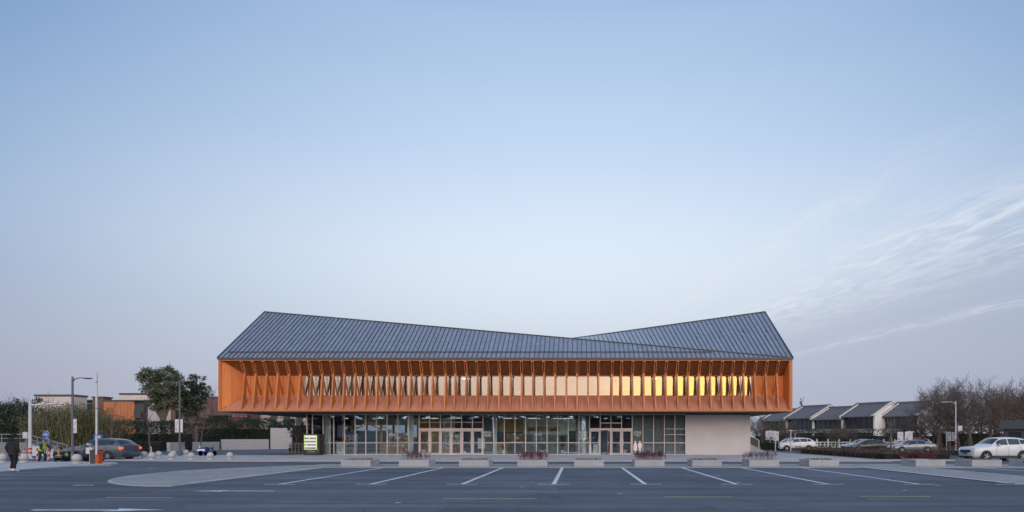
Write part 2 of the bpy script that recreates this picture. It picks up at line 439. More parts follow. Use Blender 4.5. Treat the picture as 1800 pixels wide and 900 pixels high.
def slab(name, poly, z, depth, m, kerb=0.14, kerb_name='kerb'):
    """raised paving with a kerb of its own height around it"""
    b = MB(); n = len(poly)
    b.extrude([(p[0], p[1], z-depth) for p in poly], (0, 0, depth))
    o = b.build(name, m, fixn=True); tag(o, kind='structure')
    if kerb:
        k = MB()
        area = sum(poly[i][0]*poly[(i+1) % n][1] - poly[(i+1) % n][0]*poly[i][1] for i in range(n))
        sg = 1 if area > 0 else -1
        inn = []
        for i in range(n):
            p0, p1, p2 = (Vector(poly[i-1]), Vector(poly[i]), Vector(poly[(i+1) % n]))
            e1 = (p1-p0).normalized(); e2 = (p2-p1).normalized()
            n1 = Vector((e1.y, -e1.x))*sg; n2 = Vector((e2.y, -e2.x))*sg
            bis = (n1+n2); bis = bis.normalized() if bis.length > 1e-4 else n1
            q = p1 + bis * (kerb / max(0.4, bis.dot(n1)))
            inn.append((q.x, q.y))
        for i in range(n):
            j = (i+1) % n
            P = [poly[i], poly[j], inn[j], inn[i]]
            k.extrude([(p[0], p[1], z-depth) for p in P], (0, 0, depth+0.003))
        k.build(kerb_name, M['kerb'], o, fixn=True)
    return o

# terrace in front of and around the building, the strip that carries the planters, and the islands
terrace = [(-27.0, 40.25), (22.0, 40.25), (21.5, 58.5), (21.5, 86.0), (-25.0, 86.0), (-26.3, 51.6), (-39.0, 51.6), (-34.2, 41.3), (-31.6, 41.0)]
slab('terrace', terrace, 0.0, 0.10, M['granite'])
slab('planter_strip', [(-15.9, 30.75), (46.0, 30.75), (46.0, 34.3), (-15.2, 34.3)], 0.0, 0.10, M['pavers'], kerb=0.18)
isl = [gp(*q) for q in ((566,823.2),(335,853.6),(300,854.0),(262,853.8),(235,852.8),(212,850.6),(200,848.2),(196,846.2),(199,843.6),(212,840),(232,836.8),(262,833.6),(325,827.6),(400,823.8),(517,819.0),(600,816.2))]
isl[0] = (-13.75, 30.4); isl[1] = (-13.75, 20.0)
slab('paved_island', isl, 0.012, 0.06, M['pavers'], kerb=0.12)
slab('paved_walkway', [(15.36, 30.55), (15.36, 20.0), (18.28, 20.0), (18.28, 30.55)], 0.010, 0.06, M['pavers'], kerb=0.0)
lp = [gp(*q) for q in ((-260,846),(0,829.3),(60,823.8),(130,819.2),(190,816.4),(203,815.0),(196,813.2),(140,812.0),(60,811.8),(0,812.2),(-260,816))]
slab('pavement', lp, 0.02, 0.13, M['granite'], kerb=0.15)

# painted markings
def decal(name, poly, m, z=None, zo=0.004):
    b = MB()
    P = [(p[0], p[1], (asphalt_z(p[1]) if z is None else z) + zo) for p in poly]
    b.add(P, [list(range(len(P)))])
    o = b.build(name, m, fixn=False)
    if o.data.polygons[0].normal.z < 0: o.data.flip_normals()
    return tag(o, kind='structure')

BAY0, BAYW = -0.86, 3.215
for k in (-4, -3, -2, -1, 0, 1, 2, 3, 4, 5, 6, 7):
    x = BAY0 + BAYW*k
    decal('bay_line', [(x-.075, 20.05), (x+.075, 20.05), (x+.075, 30.72), (x-.075, 30.72)], M['paint'], z=0.014 if k in (-4, 5, 6) else None, zo=0.006)
    if k not in (6, 7, -4):
        decal('bay_tick', [(x-.56, 19.93), (x+.56, 19.93), (x+.56, 20.045), (x-.56, 20.045)], M['paint'])
for px0, px1, py0, py1 in ((779, 944, 876.6, 876.6), (1167, 1288, 873.3, 873.6), (1512, 1635, 872.6, 873.0), (187, 302, 875.0, 875.2)):
    p = gp(px0, py0, ZP); q = gp(px1, py1, ZP)
    decal('lane_dash', [(p[0], p[1]-.06), (q[0], q[1]-.06), (q[0], q[1]+.06), (p[0], p[1]+.06)], M['paint_y'])
for px0, px1, py0, py1, w in ((128, 164, 853, 853, .06), (260, 332, 823.6, 820.6, .10), (106, 146, 828.6, 826.2, .10), (0, 26, 834.5, 833.8, .08), (212, 246, 821.5, 820.4, .07)):
    p = gp(px0, py0, ZP); q = gp(px1, py1, ZP)
    decal('lane_dash', [(p[0], p[1]-w), (q[0], q[1]-w), (q[0], q[1]+w), (p[0], p[1]+w)], M['paint'])
def arrow(pt, ptip, py, hw, left):
    p = gp(pt, py, ZP); q = gp(ptip, py, ZP); s = 1 if q[0] > p[0] else -1; L_ = abs(q[0]-p[0]); hx = q[0]-s*L_*0.38; y = p[1]
    decal('lane_arrow', [(p[0], y-.07), (hx, y-.07), (hx-s*.1, y-hw), (q[0], y), (hx-s*.1, y+hw), (hx, y+.07), (p[0], y+.07)], M['paint'])
arrow(55, 292, 896.6, .26, False)
arrow(482, 336, 863.2, .22, True)
for px, py, r in ((918, 856, .05), (1298, 848, .07), (1590, 862, .05), (1648, 853.5, .06), (1090, 868, .04), (700, 884, .05), (1262, 836, .05), (968, 834, .05)):
    x, y = gp(px, py, ZP)
    decal('paint_spot', [(x+r*math.cos(t)*1.6, y+r*math.sin(t)) for t in [i*math.pi/4 for i in range(8)]], M['paint'])

# rubber left by turning cars round the island tip and in the bays
M['rubber'] = mat('tyre_rubber_mark', (0.062, 0.070, 0.086), rough=.8, var=.3, scale=1.5)
def tyre_mark(pts, w):
    b = MB(); n = len(pts); V = []
    for i, p in enumerate(pts):
        a, c = Vector(pts[max(i-1, 0)]), Vector(pts[min(i+1, n-1)]); t = (c-a).normalized(); k = math.sin(math.pi*(i+.3)/(n-.4))**.5; nn = Vector((-t.y, t.x))*w/2*max(.15, k)
        for s_ in (-1, 1): q = Vector(p)+nn*s_; V.append((q.x, q.y, asphalt_z(q.y)+.003))
    b.add(V, [(2*i, 2*i+1, 2*i+3, 2*i+2) for i in range(n-1)]); o = b.build('tyre_mark', M['rubber'])
    if o.data.polygons[0].normal.z < 0: o.data.flip_normals()
    tag(o, kind='structure')
cx, cy = gp(225, 845)
for r0, a0, a1, w in ((3.4, 100, 255, .16), (4.9, 110, 250, .14), (4.1, 130, 280, .10), (6.4, 120, 235, .12)):
    tyre_mark([(cx+r0*1.3*math.cos(R(a)), cy+r0*.9*math.sin(R(a))) for a in [a0+(a1-a0)*i/16 for i in range(17)]], w)
for x0, y0, dx, cv, w in ((-6.2, 18.5, 9, .6, .14), (3.4, 17.6, 11, -.5, .12), (-1.0, 24.2, 1.2, .4, .12), (7.8, 23.0, 6, 1.6, .12), (13.0, 16.4, 10, .7, .14), (-12, 14.6, 12, -.4, .13)):
    tyre_mark([(x0+dx*t, y0+cv*math.sin(t*2.2)) for t in [i/12 for i in range(13)]], w)
# ------------------------------------------------------------------ the main building
XL, XR, YF, YB, YA = -31.2, 18.56, 49.3, 64.0, 56.65
ZS, ZE, ZA = 3.88, 8.50, 14.10
YW = 50.75                                  # window wall of the upper storey
YG, XG0, XG1, XG2 = 52.4, -25.0, 9.88, 15.85  # glazed ground floor front and its ends
BR = Vector((-6.3, 56.0, 0.0))
bld = thing('visitor_building', 'long timber-fronted building with twisted grey metal roof above a glazed ground floor', 'building', BR)
def part(mb, name, m, parent=None, **k):
    if parent is None: return mb.build(name, m, bld, loc=-BR, **k)
    return mb.build(name, m, parent, **k)

def ridge1(X):
    t = (X-XL)/(XR-XL); return Vector((X, YA+(YF-YA)*t, ZA+(ZE-ZA)*t))
def ridge2(X):
    t = (X-XL)/(XR-XL); return Vector((X, YB+(YA-YB)*t, ZE+(ZA-ZE)*t))

# roof: deck, then one folded metal sheet after another
d = MB(); n = 24; lo = Vector((0, 0, -0.10))
for i in range(n):
    a, b = XL+(XR-XL)*i/n, XL+(XR-XL)*(i+1)/n
    rows = [(Vector((q, YF+.05, ZE)), ridge1(q), ridge2(q), Vector((q, YB, ZE))) for q in (a, b)]
    for j in range(3):
        if j == 0 and i == n-1:
            d.add([rows[0][0]+lo, rows[1][0]+lo, rows[0][1]+lo], [(0,1,2)]); continue
        d.add([rows[0][j]+lo, rows[1][j]+lo, rows[1][j+1]+lo, rows[0][j+1]+lo], [(0,1,2,3)])
roof = part(d, 'roof', M['roof_trim'])
NP = 120
def sheet(A, B, C, D, seam=True):
    """sheet A-B along the eave, D-C along the top, with its standing seam on the A-D edge"""
    nrm = (B-A).cross(D-A); nrm.normalize()
    if nrm.z < 0: nrm = -nrm
    m = MB(); m.add([A, B, C, D], [(0,1,2,3)])
    if seam and (D-A).length > 0.15:
        w = (B-A).normalized()*0.022
        P = [A-w, A+w, A+w+nrm*.055, A-w+nrm*.055]; Q = [D-w, D+w, D+w+nrm*.055, D-w+nrm*.055]
        m.add(P+Q, [(0,1,5,4),(1,2,6,5),(2,3,7,6),(3,0,4,7),(0,3,2,1),(4,5,6,7)], 1)
    return m
for i in range(NP):
    a, b = XL+(XR-XL)*i/NP, XL+(XR-XL)*(i+1)/NP
    sheet(Vector((a, YF-.06, ZE)), Vector((b, YF-.06, ZE)), ridge1(b), ridge1(a)).build('roof_panel', [M['roof'], M['roof_seam']], roof)
for i in range(36, NP):
    a, b = XL+(XR-XL)*i/NP, XL+(XR-XL)*(i+1)/NP
    sheet(ridge1(a), ridge1(b), ridge2(b), ridge2(a)).build('roof_panel', [M['roof'], M['roof_seam']], roof)
k = MB()
for i in range(36):
    a, b = XL+(XR-XL)*i/NP, XL+(XR-XL)*(i+1)/NP
    k.add([ridge1(a), ridge1(b), ridge2(b), ridge2(a)], [(0,1,2,3)])
for i in range(NP):
    a, b = XL+(XR-XL)*i/NP, XL+(XR-XL)*(i+1)/NP
    k.add([ridge2(a), ridge2(b), Vector((b, YB+.06, ZE)), Vector((a, YB+.06, ZE))], [(0,1,2,3)])
k.build('rear_slope', M['roof'], roof)
for f, nm in ((ridge1, 'ridge_cap'), (ridge2, 'ridge_cap')):
    MB().bar(f(XL-.05)+Vector((0,0,.03)), f(XR+.02)+Vector((0,0,.03)), .16, .07).build(nm, M['roof_trim'], roof)
for X in (XL-.02, XR+.02):
    for P, Q in ((Vector((X, YF-.08, ZE)), Vector((X, YA, ZA))), (Vector((X, YA, ZA)), Vector((X, YB+.08, ZE)))):
        MB().bar(P, Q, .08, .14).build('verge_trim', M['roof_trim'], roof)
MB().box(XL-.06, XR+.06, YF-.10, YF+.02, ZE-.13, ZE+.02).build('eave_trim', M['roof_trim'], roof)
s = MB(); 
for dz in (.13, .21): s.tube([(-30.75, 49.95, 8.99+dz-.05), (11.75, 49.95, 8.99+dz-.05)], .022, 6)
for i in range(44): 
    X = -30.6+i*.98; s.box(X-.015, X+.015, 49.93, 49.97, 8.95, 9.19)
s.build('snow_guard', M['bronze'], roof)
MB().bar((-20.4, 51.62, 10.28), (-11.9, 51.62, 10.28), .05, .03).build('sheet_joint', M['roof_seam'], roof)

# end walls, soffit and the timber picture frame of the upper storey
for X0, X1 in ((XL, XL+.2), (XR-.2, XR)):
    e = MB(); e.extrude([(X0, YF+.04, ZS+.03), (X0, YB, ZS+.03), (X0, YB, ZE-.14), (X0, YA, ZA-.16), (X0, YF+.04, ZE-.14)], (X1-X0, 0, 0))
    part(e, 'end_wall', M['wood'], fixn=True)
part(MB().box(XL+.01, XR-.01, YF+.10, YB, ZS-.06, ZS+.02), 'soffit', M['soffit'])
part(MB().box(XL, XR, YB-.2, YB, ZS+.05, ZE-.14), 'rear_wall', M['wood'])
part(MB().box(XL+.02, XR-.02, YF-.02, YF+.14, ZE-.25, ZE-.135), 'top_rail', M['wood'])
part(MB().box(XL, XR, YF-.03, YF+.12, ZS-.02, ZS+.12), 'bottom_rail', M['wood'])
part(MB().box(XL, XL+.10, YF-.01, YF+.12, ZS+.12, ZE-.13), 'side_jamb', M['wood'])
part(MB().box(XR-.26, XR, YF-.01, YF+.12, ZS+.12, ZE-.13), 'side_jamb', M['wood'])

def sill_mat():
    m, N, L, P = nodes_of('brown_deck_boards'); P.inputs['Roughness'].default_value = 0.7
    tc = N.new('ShaderNodeTexCoord'); sp = N.new('ShaderNodeSeparateXYZ'); L.new(tc.outputs['Object'], sp.inputs[0])
    mu = N.new('ShaderNodeMath'); mu.operation = 'MULTIPLY'; mu.inputs[1].default_value = 1/0.11; L.new(sp.outputs[0], mu.inputs[0])
    fl = N.new('ShaderNodeMath'); fl.operation = 'FLOOR'; L.new(mu.outputs[0], fl.inputs[0])
    fr = N.new('ShaderNodeMath'); fr.operation = 'FRACT'; L.new(mu.outputs[0], fr.inputs[0])
    wn = N.new('ShaderNodeTexWhiteNoise'); wn.noise_dimensions = '1D'; L.new(fl.outputs[0], wn.inputs['W'])
    q = N.new('ShaderNodeValToRGB'); L.new(wn.outputs[0], q.inputs[0]); q.color_ramp.elements[0].color = (0.46, 0.182, 0.108, 1); q.color_ramp.elements[1].color = (0.58, 0.245, 0.150, 1)
    g = N.new('ShaderNodeMath'); g.operation = 'GREATER_THAN'; g.inputs[1].default_value = 0.10; L.new(fr.outputs[0], g.inputs[0])
    x = N.new('ShaderNodeMix'); x.data_type = 'RGBA'; L.new(g.outputs[0], x.inputs[0]); x.inputs[6].default_value = (0.09, 0.035, 0.02, 1); L.new(q.outputs[0], x.inputs[7])
    L.new(x.outputs[2], P.inputs['Base Color']); return m
M['sill'] = sill_mat()
part(MB().extrude([(XL+.10, YF+.12, 4.03), (XL+.10, YW+.02, 5.30), (XL+.10, YW+.02, 5.15), (XL+.10, YF+.12, 3.86)], (XR-XL-.36, 0, 0)), 'sloping_sill', M['sill'], fixn=True)
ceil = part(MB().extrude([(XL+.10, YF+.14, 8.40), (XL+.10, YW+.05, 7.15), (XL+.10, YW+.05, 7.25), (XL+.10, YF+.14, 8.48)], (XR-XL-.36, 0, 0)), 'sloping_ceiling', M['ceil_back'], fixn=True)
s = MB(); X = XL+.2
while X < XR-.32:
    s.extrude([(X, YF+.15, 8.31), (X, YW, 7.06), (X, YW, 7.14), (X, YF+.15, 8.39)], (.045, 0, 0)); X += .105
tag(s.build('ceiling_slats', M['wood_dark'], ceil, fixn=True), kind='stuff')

# splayed left cheek and straight right cheek, board by board
A0, A1 = Vector((XL+.10, YF+.10)), Vector((-29.62, YW))
wl = MB(); wl.add([(A0.x-.06, A0.y, 3.9), (A1.x-.06, A1.y, 5.2), (A1.x-.06, A1.y, 7.2), (A0.x-.06, A0.y, 8.45)], [(0,1,2,3)])
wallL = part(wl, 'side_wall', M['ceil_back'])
nb = 10
for i in range(nb):
    def at(t):
        p = A0.lerp(A1, t); q = (p.y-YF)/(YW-YF); return Vector((p.x, p.y, 3.97+1.31*q-.02)), Vector((p.x, p.y, 8.44-1.27*q))
    l0, h0 = at((i+.02)/nb); l1, h1 = at((i+.98)/nb); nn = Vector(((A1-A0).y, -(A1-A0).x, 0)).normalized()*.03
    MB().extrude([l0, l1, h1, h0], nn if nn.x > 0 else -nn).build('plank', M['wood_plank'], wallL, fixn=True)
wr = MB(); wr.add([(XR-.24, YF+.1, 3.9), (XR-.24, YW, 5.2), (XR-.24, YW, 7.2), (XR-.24, YF+.1, 8.45)], [(0,1,2,3)])
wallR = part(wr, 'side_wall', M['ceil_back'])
for i in range(6):
    y0, y1 = YF+.12+(YW-YF-.12)*(i+.03)/6, YF+.12+(YW-YF-.12)*(i+.97)/6
    z = lambda y, a, b: a+(b-a)*(y-YF)/(YW-YF)
    MB().extrude([(XR-.26, y0, z(y0,3.95,5.28)), (XR-.26, y1, z(y1,3.95,5.28)), (XR-.26, y1, z(y1,8.44,7.17)), (XR-.26, y0, z(y0,8.44,7.17))], (-.03, 0, 0)).build('plank', M['wood_plank'], wallR, fixn=True)

# 49 timber fins
FX = [-29.25 + .9717*i for i in range(49)]
FX[17] -= .05; FX[18] += .13; FX[32] -= .06; FX[33] += .15
fin_me = MB().extrude([(-.06, .05, .14), (-.06, .56, 3.34), (-.06, .74, 3.34), (-.06, .78, .84)], (.12, 0, 0)).mesh('timber_fin', M['wood'])
strut_me = MB().bar((0, .63, 3.22), (0, YW-YF-.05, 1.50), .10, .14).mesh('strut', M['wood'])
brace_me = MB().extrude([(-.02, .03, 4.37), (-.02, .55, 3.16), (-.02, .70, 3.16), (-.02, .42, 4.27)], (.05, 0, 0)).mesh('brace_board', M['wood'])
foot_me = MB().obox((0, .90, .90), (.05, .10, .14)).mesh('foot_bracket', M['darksteel'])
tie_me = MB().box(-.105, .105, .0, .09, 4.27, 4.36).mesh('tie_block', M['wood'])
for me in (fin_me, brace_me):
    bm = bmesh.new(); bm.from_mesh(me); bmesh.ops.recalc_face_normals(bm, faces=bm.faces); bm.to_mesh(me); bm.free()
for X in FX:
    f = link('timber_fin', fin_me, bld, Vector((X, YF, 3.88))-BR)
    link('strut', strut_me, f); link('brace_board', brace_me, f, (-.09, 0, 0)); link('brace_board', brace_me, f, (.08, 0, 0))
    link('foot_bracket', foot_me, f); link('tie_block', tie_me, f)

# window wall of the upper storey
for a, b in ((0, 5), (46, 48)):
    for i in range(a, b):
        part(MB().box(FX[i]+.02, FX[i+1]-.02, YW-.02, YW+.06, 5.22, 7.14), 'wall_panel', M['wood_plank'])
part(MB().box(-29.7, FX[0]-.02, YW-.02, YW+.06, 5.22, 7.14), 'wall_panel', M['wood_plank'])
part(MB().box(FX[48]+.02, XR-.25, YW-.02, YW+.06, 5.22, 7.14), 'wall_panel', M['wood_plank'])
part(MB().box(FX[5], FX[46], YW-.03, YW+.08, 5.24, 5.35), 'window_sill', M['wood'])
part(MB().box(FX[5], FX[46], YW-.03, YW+.08, 7.05, 7.15), 'window_head', M['wood'])
for i in range(5, 47):
    part(MB().box(FX[i]-.045, FX[i]+.045, YW-.02, YW+.08, 5.35, 7.05), 'window_mullion', M['mullion'])
PR = random.Random(12)
for i in range(5, 46):
    q = [PR.uniform(-.005, .005) for _ in range(4)]; x0, x1 = FX[i]+.045, FX[i+1]-.045            # every pane sits a hair out of true
    part(MB().extrude([(x0, YW+.03+q[0], 5.35), (x1, YW+.03+q[1], 5.35), (x1, YW+.03+q[2], 7.05), (x0, YW+.03+q[3], 7.05)], (0, .012, 0)), 'window_pane', M['win_hi'], fixn=True)
    if PR.random() < .55:
        zb_ = PR.choice((6.75, 6.5, 6.2, 5.8, 5.45)); part(MB().box(x0+.03, x1-.03, YW+.16, YW+.17, zb_, 7.05), 'window_blind', M[PR.choice(('cream', 'white', 'midgrey'))])
# rooms behind
part(MB().box(XL+.3, XR-.3, YW+.3, YB-.3, 4.9, 5.0), 'upper_floor', M['midgrey'])
part(MB().box(XL+.3, XR-.3, 57.0, 57.1, 5.0, 7.35), 'upper_partition', M['cream'])
part(MB().box(XL+.3, XR-.3, YW+.12, YB-.3, 7.35, 7.42), 'upper_ceiling', M['white'])
M['lamp'] = emit('ceiling_lamp_panel', (1.0, 0.93, 0.80), 5.0)
for px in (1043, 1076, 1113, 1148, 1005, 905, 820):
    X = xa(px, 55.5); part(MB().box(X-.35, X+.35, 55.2, 55.8, 7.31, 7.349), 'ceiling_lamp', M['lamp'])
for i, X in enumerate((-18.5, -9.2, -1.8, 5.0, 11.5)):
    part(MB().box(X, X+.1, YW+.4, 57.0, 5.0, 7.35), 'upper_partition', M['cream'])

# ------------------------------------------------------------------ ground floor
MX = [-24.48 + .9817*i for i in range(36)]
ZT, ZD = 3.72, 2.30
part(MB().box(XG0-.25, XG1, YG-.12, YG+.25, ZT, ZS-.07), 'beam', M['beam'])
part(MB().box(XG0-.1, XG2, YG+.3, YB-.4, -.005, .004), 'interior_floor', mat('dark_stone_floor', (0.30, 0.295, 0.285), rough=0.25, var=0.1, scale=1.2))
part(MB().box(XG0, XG2, YG+.35, YB-.4, 3.66, 3.72), 'interior_ceiling', mat('charcoal_ceiling', (0.06, 0.063, 0.072), rough=0.8))
part(MB().box(XG1, XG2, YG, YG+.35, 0.0, ZT-.03), 'blank_wall', M['plaster'])
part(MB().box(XG1, XG2, YG+.1, YG+.36, ZT-.03, ZS-.06), 'shadow_gap', M['soffit'])
part(MB().box(XG2-.35, XG2-.004, YG+.351, YB-.4, 0.0, ZS-.06), 'blank_side_wall', M['plaster'])
for i in range(36):
    part(MB().box(MX[i]-.03, MX[i]+.03, YG-.05, YG+.09, 0.0, ZT), 'mullion', M['mullion'])
part(MB().box(XG0-.02, XG0+.05, YG-.05, YG+.09, 0.0, ZT), 'corner_post', M['mullion'])
part(MB().box(XG0-.02, XG0+.05, YB-.6, YB-.4, 0.0, ZT), 'corner_post', M['mullion'])
part(MB().box(XG0+.01, XG0+.025, YG+.09, YB-.6, 0.02, ZT), 'side_glass', M['win_lo'])
part(MB().box(XG0+.05, MX[0]-.03, YG+.01, YG+.025, 0.05, ZT), 'glass_pane', M['win_lo'])
DOORS1, DOORS2 = range(10, 16), range(26, 30)
def pane(i, z0, z1): part(MB().box(MX[i]+.03, MX[i+1]-.03, YG+.01, YG+.025, z0, z1), 'glass_pane', M['win_lo'])
def hrail(i, z0, z1, m='mullion', nm='transom'): part(MB().box(MX[i]+.03, MX[i+1]-.03, YG-.03, YG+.07, z0, z1), nm, M[m])
for i in range(35):
    hrail(i, ZT-.05, ZT, nm='head_rail')
    if i in DOORS1 or i in DOORS2: 
        hrail(i, ZD-.02, ZD+.14); pane(i, ZD+.14, ZT-.05)
        if i in DOORS1: hrail(i, ZD+.68, ZD+.72)
        elif i in (27, 28): hrail(i, ZD+.60, ZD+.66)
        continue
    hrail(i, 0.0, .05, nm='bottom_rail')
    if i == 30:
        pane(i, .05, ZT-.05); continue
    hrail(i, 1.08, 1.14)
    pane(i, .05, 1.08)
    if i in (33, 34):
        hrail(i, 2.36, 2.40); hrail(i, 1.84, 1.88); pane(i, 1.14, 1.84); pane(i, 1.88, 2.36); pane(i, 2.40, ZT-.05)
    else: pane(i, 1.14, ZT-.05)
def door(i, hinge, ang=0.0):
    """glazed leaf of one bay; hinge -1 at the bay's left, 1 at its right"""
    x0, x1 = MX[i]+.06, MX[i+1]-.06; w = x1-x0
    px = x0 if hinge < 0 else x1
    f = MB(); a, b = (0, w) if hinge < 0 else (-w, 0)
    t = .075
    f.box(a, a+t, -.025, .025, .02, ZD-.04); f.box(b-t, b, -.025, .025, .02, ZD-.04)
    f.box(a+t, b-t, -.025, .025, .02, .14); f.box(a+t, b-t, -.025, .025, ZD-.14, ZD-.04); f.box(a+t, b-t, -.025, .025, 1.08, 1.14)
    dr = f.build('door', M['mullion'], bld, loc=Vector((px, YG+.02, 0))-BR); dr.rotation_euler = (0, 0, ang)
    g = MB(); g.box(a+t, b-t, -.006, .006, .14, 1.08); g.box(a+t, b-t, -.006, .006, 1.14, ZD-.14); g.build('pane', M['win_lo'], dr)
    h = MB(); hx = b-.10 if hinge < 0 else a+.10
    h.tube([(hx, -.07, .85), (hx, -.07, 1.45)], .016, 6); h.tube([(hx, -.07, .92), (hx, .0, .92)], .01, 5); h.tube([(hx, -.07, 1.38), (hx, .0, 1.38)], .01, 5)
    h.build('handle', M['steel'], dr)
for k, i in enumerate(DOORS1): door(i, -1 if k % 2 == 0 else 1)
door(26, -1); door(27, 1, R(-78)); door(28, -1); door(29, 1)

# interior: columns, back wall, counters
for px, Y, r in ((576, 54.0, .27), (723, 54.0, .20), (870.5, 54.0, .17), (1026, 56.0, .2)):
    part(MB().lathe([(r, 0.0), (r, 3.67)], (xa(px, Y), Y, 0), 20), 'column', M['white'], smooth=False)
YI = 62.6
M['wood_in'] = mat('oak_panel', (0.34, 0.20, 0.085), rough=0.6, c2=(0.25, 0.14, 0.055), scale=3, stretch=(4, 4, .4))
M['grey_in'] = mat('grey_panel', (0.17, 0.18, 0.185), rough=0.6, var=.08)
M['pale_in'] = mat('pale_wall', (0.50, 0.50, 0.44), rough=0.8)
M['navy_in'] = mat('navy_panel', (0.040, 0.055, 0.075), rough=0.45)
def bw(px0, px1, z0, z1, m, Y=YI, t=.1, nm='interior_panel'): return part(MB().box(xa(px0, Y), xa(px1, Y), Y, Y+t, z0, z1), nm, M[m])
bw(583, 592, 0, 3.66, 'wood_in')
bw(592, 735, 0, 0.9, 'navy_in'); bw(592, 735, 2.95, 3.66, 'pale_in', nm='interior_bulkhead')
for px in (600, 620, 643, 668, 690, 712, 733): bw(px, px+3, .9, 2.95, 'darkgrey', nm='rear_mullion')
part(MB().box(xa(592, YI), xa(735, YI), YI+.05, YI+.06, .9, 2.95), 'rear_glass', M['win_lo'])
bw(735, 778, 0, 3.66, 'wood_in'); bw(778, 800, 0, 3.66, 'pale_in'); bw(800, 850, 0, 3.66, 'navy_in'); bw(850, 866, 0, 3.66, 'grey_in')
bw(872, 920, 2.2, 3.66, 'wood_in'); bw(872, 920, 0, 2.2, 'navy_in')
bw(920, 1000, 0, 1.9, 'grey_in'); bw(920, 1000, 1.9, 3.66, 'pale_in'); bw(926, 983, 2.25, 2.75, 'wood_in', Y=YI-.04, t=.04, nm='display_recess')
for px in (930, 968): bw(px, px+11, 2.32, 2.62, 'navy_in', Y=YI-.07, t=.03, nm='screen')
bw(1000, 1012, 0, 2.3, 'black', nm='doorway'); bw(1000, 1012, 2.3, 3.66, 'pale_in'); bw(1012, 1036, 0, 3.66, 'grey_in')
bw(1036, 1112, 0, 3.66, 'navy_in'); bw(1112, 1212, 0, 3.66, 'grey_in')
part(MB().box(XG0+.1, xa(560, 62.6), YI, YI+.1, 0, 1.0), 'interior_panel', M['navy_in'])
# greyish film on the lavatory windows, set just behind the glass
M['film'] = mat('frosted_film', (0.30, 0.345, 0.36), rough=0.5, var=.12, scale=.7)
part(MB().box(MX[30]+.03, MX[33]-.03, YG+.35, YG+.37, .05, ZT-.1), 'roller_blind', M['film'])
part(MB().box(MX[33]+.03, MX[35]-.03, YG+.42, YG+.44, .05, ZT-.1), 'roller_blind', M['film'])
M['strip'] = emit('linear_lamp', (1.0, 0.95, 0.86), 1.6)
for px0, px1, Y in ((598, 612, 61), (655, 672, 61), (742, 770, 61), (786, 812, 60), (884, 900, 61), (928, 948, 61), (972, 1008, 61)):
    part(MB().box(xa(px0, Y), xa(px1, Y), Y, Y+.06, 3.62, 3.655), 'linear_lamp', M['strip'])
M['added_fill_light'] = emit('added_fill_emitter', (0.92, 0.97, 1.0), 27.0)  # lamps added out of sight in short housings to brighten the ground-floor interior
for i in range(15):
    for Y in (54.6, 58.6):
        X = -23.6+i*2.3 + (1.1 if Y > 56 else 0)
        if X > 9.2: continue
        d = part(MB().lathe([(.26, 3.56), (.28, 3.56), (.28, 3.659), (.26, 3.659), (.26, 3.56)], (X, Y, 0), 12, cap=False), 'added_fill_light', M['darkgrey'])
        MB().lathe([(0.0, 3.60), (.255, 3.60)], (X, Y, 0), 12).build('lens', M['added_fill_light'], d)
# small gabled timber kiosk and service desks standing inside
def box_thing(name, label, cat, parts, loc, group=None):
    t = thing(name, label, cat, loc, group=group)
    for nm, mb, m in parts: mb.build(nm, m, t)
    return t
KX = xa(637, 57.5); 
t = thing('gabled_kiosk', 'small gabled oak kiosk frame standing inside behind the glass at left', 'kiosk', (KX, 57.5, 0.01))
for sx in (-1, 1):
    MB().box(sx*1.9-.09, sx*1.9+.09, -.09, .09, 0, 2.35).build('post', M['wood_in'], t)
    MB().box(sx*1.9-.09, sx*1.9+.09, 2.4, 2.58, 0, 2.35).build('post', M['wood_in'], t)
    MB().bar((sx*2.15, 0, 2.25), (0, 0, 3.30), .12, .22, up=(0,1,0)).build('rafter', M['wood_in'], t)
    MB().bar((sx*2.15, 2.5, 2.25), (0, 2.5, 3.30), .12, .22, up=(0,1,0)).build('rafter', M['wood_in'], t)
MB().box(-1.8, 1.8, 2.45, 2.5, 0, 2.3).build('back_panel', M['navy_in'], t)
MB().box(-.2, 1.8, -.05, .0, 0, 1.95).build('front_panel', M['navy_in'], t)
def desk(px, Y, w, m, label, h=1.05):
    t = thing('service_desk', label, 'desk', (xa(px, Y), Y, 0.01))
    MB().box(-w/2, w/2, 0, .6, 0, h-.04).build('front', m, t); MB().box(-w/2-.04, w/2+.04, -.05, .64, h-.04, h).build('worktop', M['white'], t)
    return t
desk(880, 57.0, 1.25, M['wood_in'], 'oak fronted service desk behind the glass beside the middle white column')
desk(596, 55.5, .55, M['white'], 'slim white pedestal desk behind the glass near the left end', h=1.15)
desk(905, 58.0, 1.3, M['navy_in'], 'dark service desk to the right of the oak desk indoors', h=1.1)
desk(1043, 56.5, .9, M['white'], 'small white desk behind the closed leaf of the lavatory doors', h=.9)
desk(688, 58.0, 1.9, M['wood_in'], 'low oak desk inside between the kiosk and the narrow white column', h=.8)

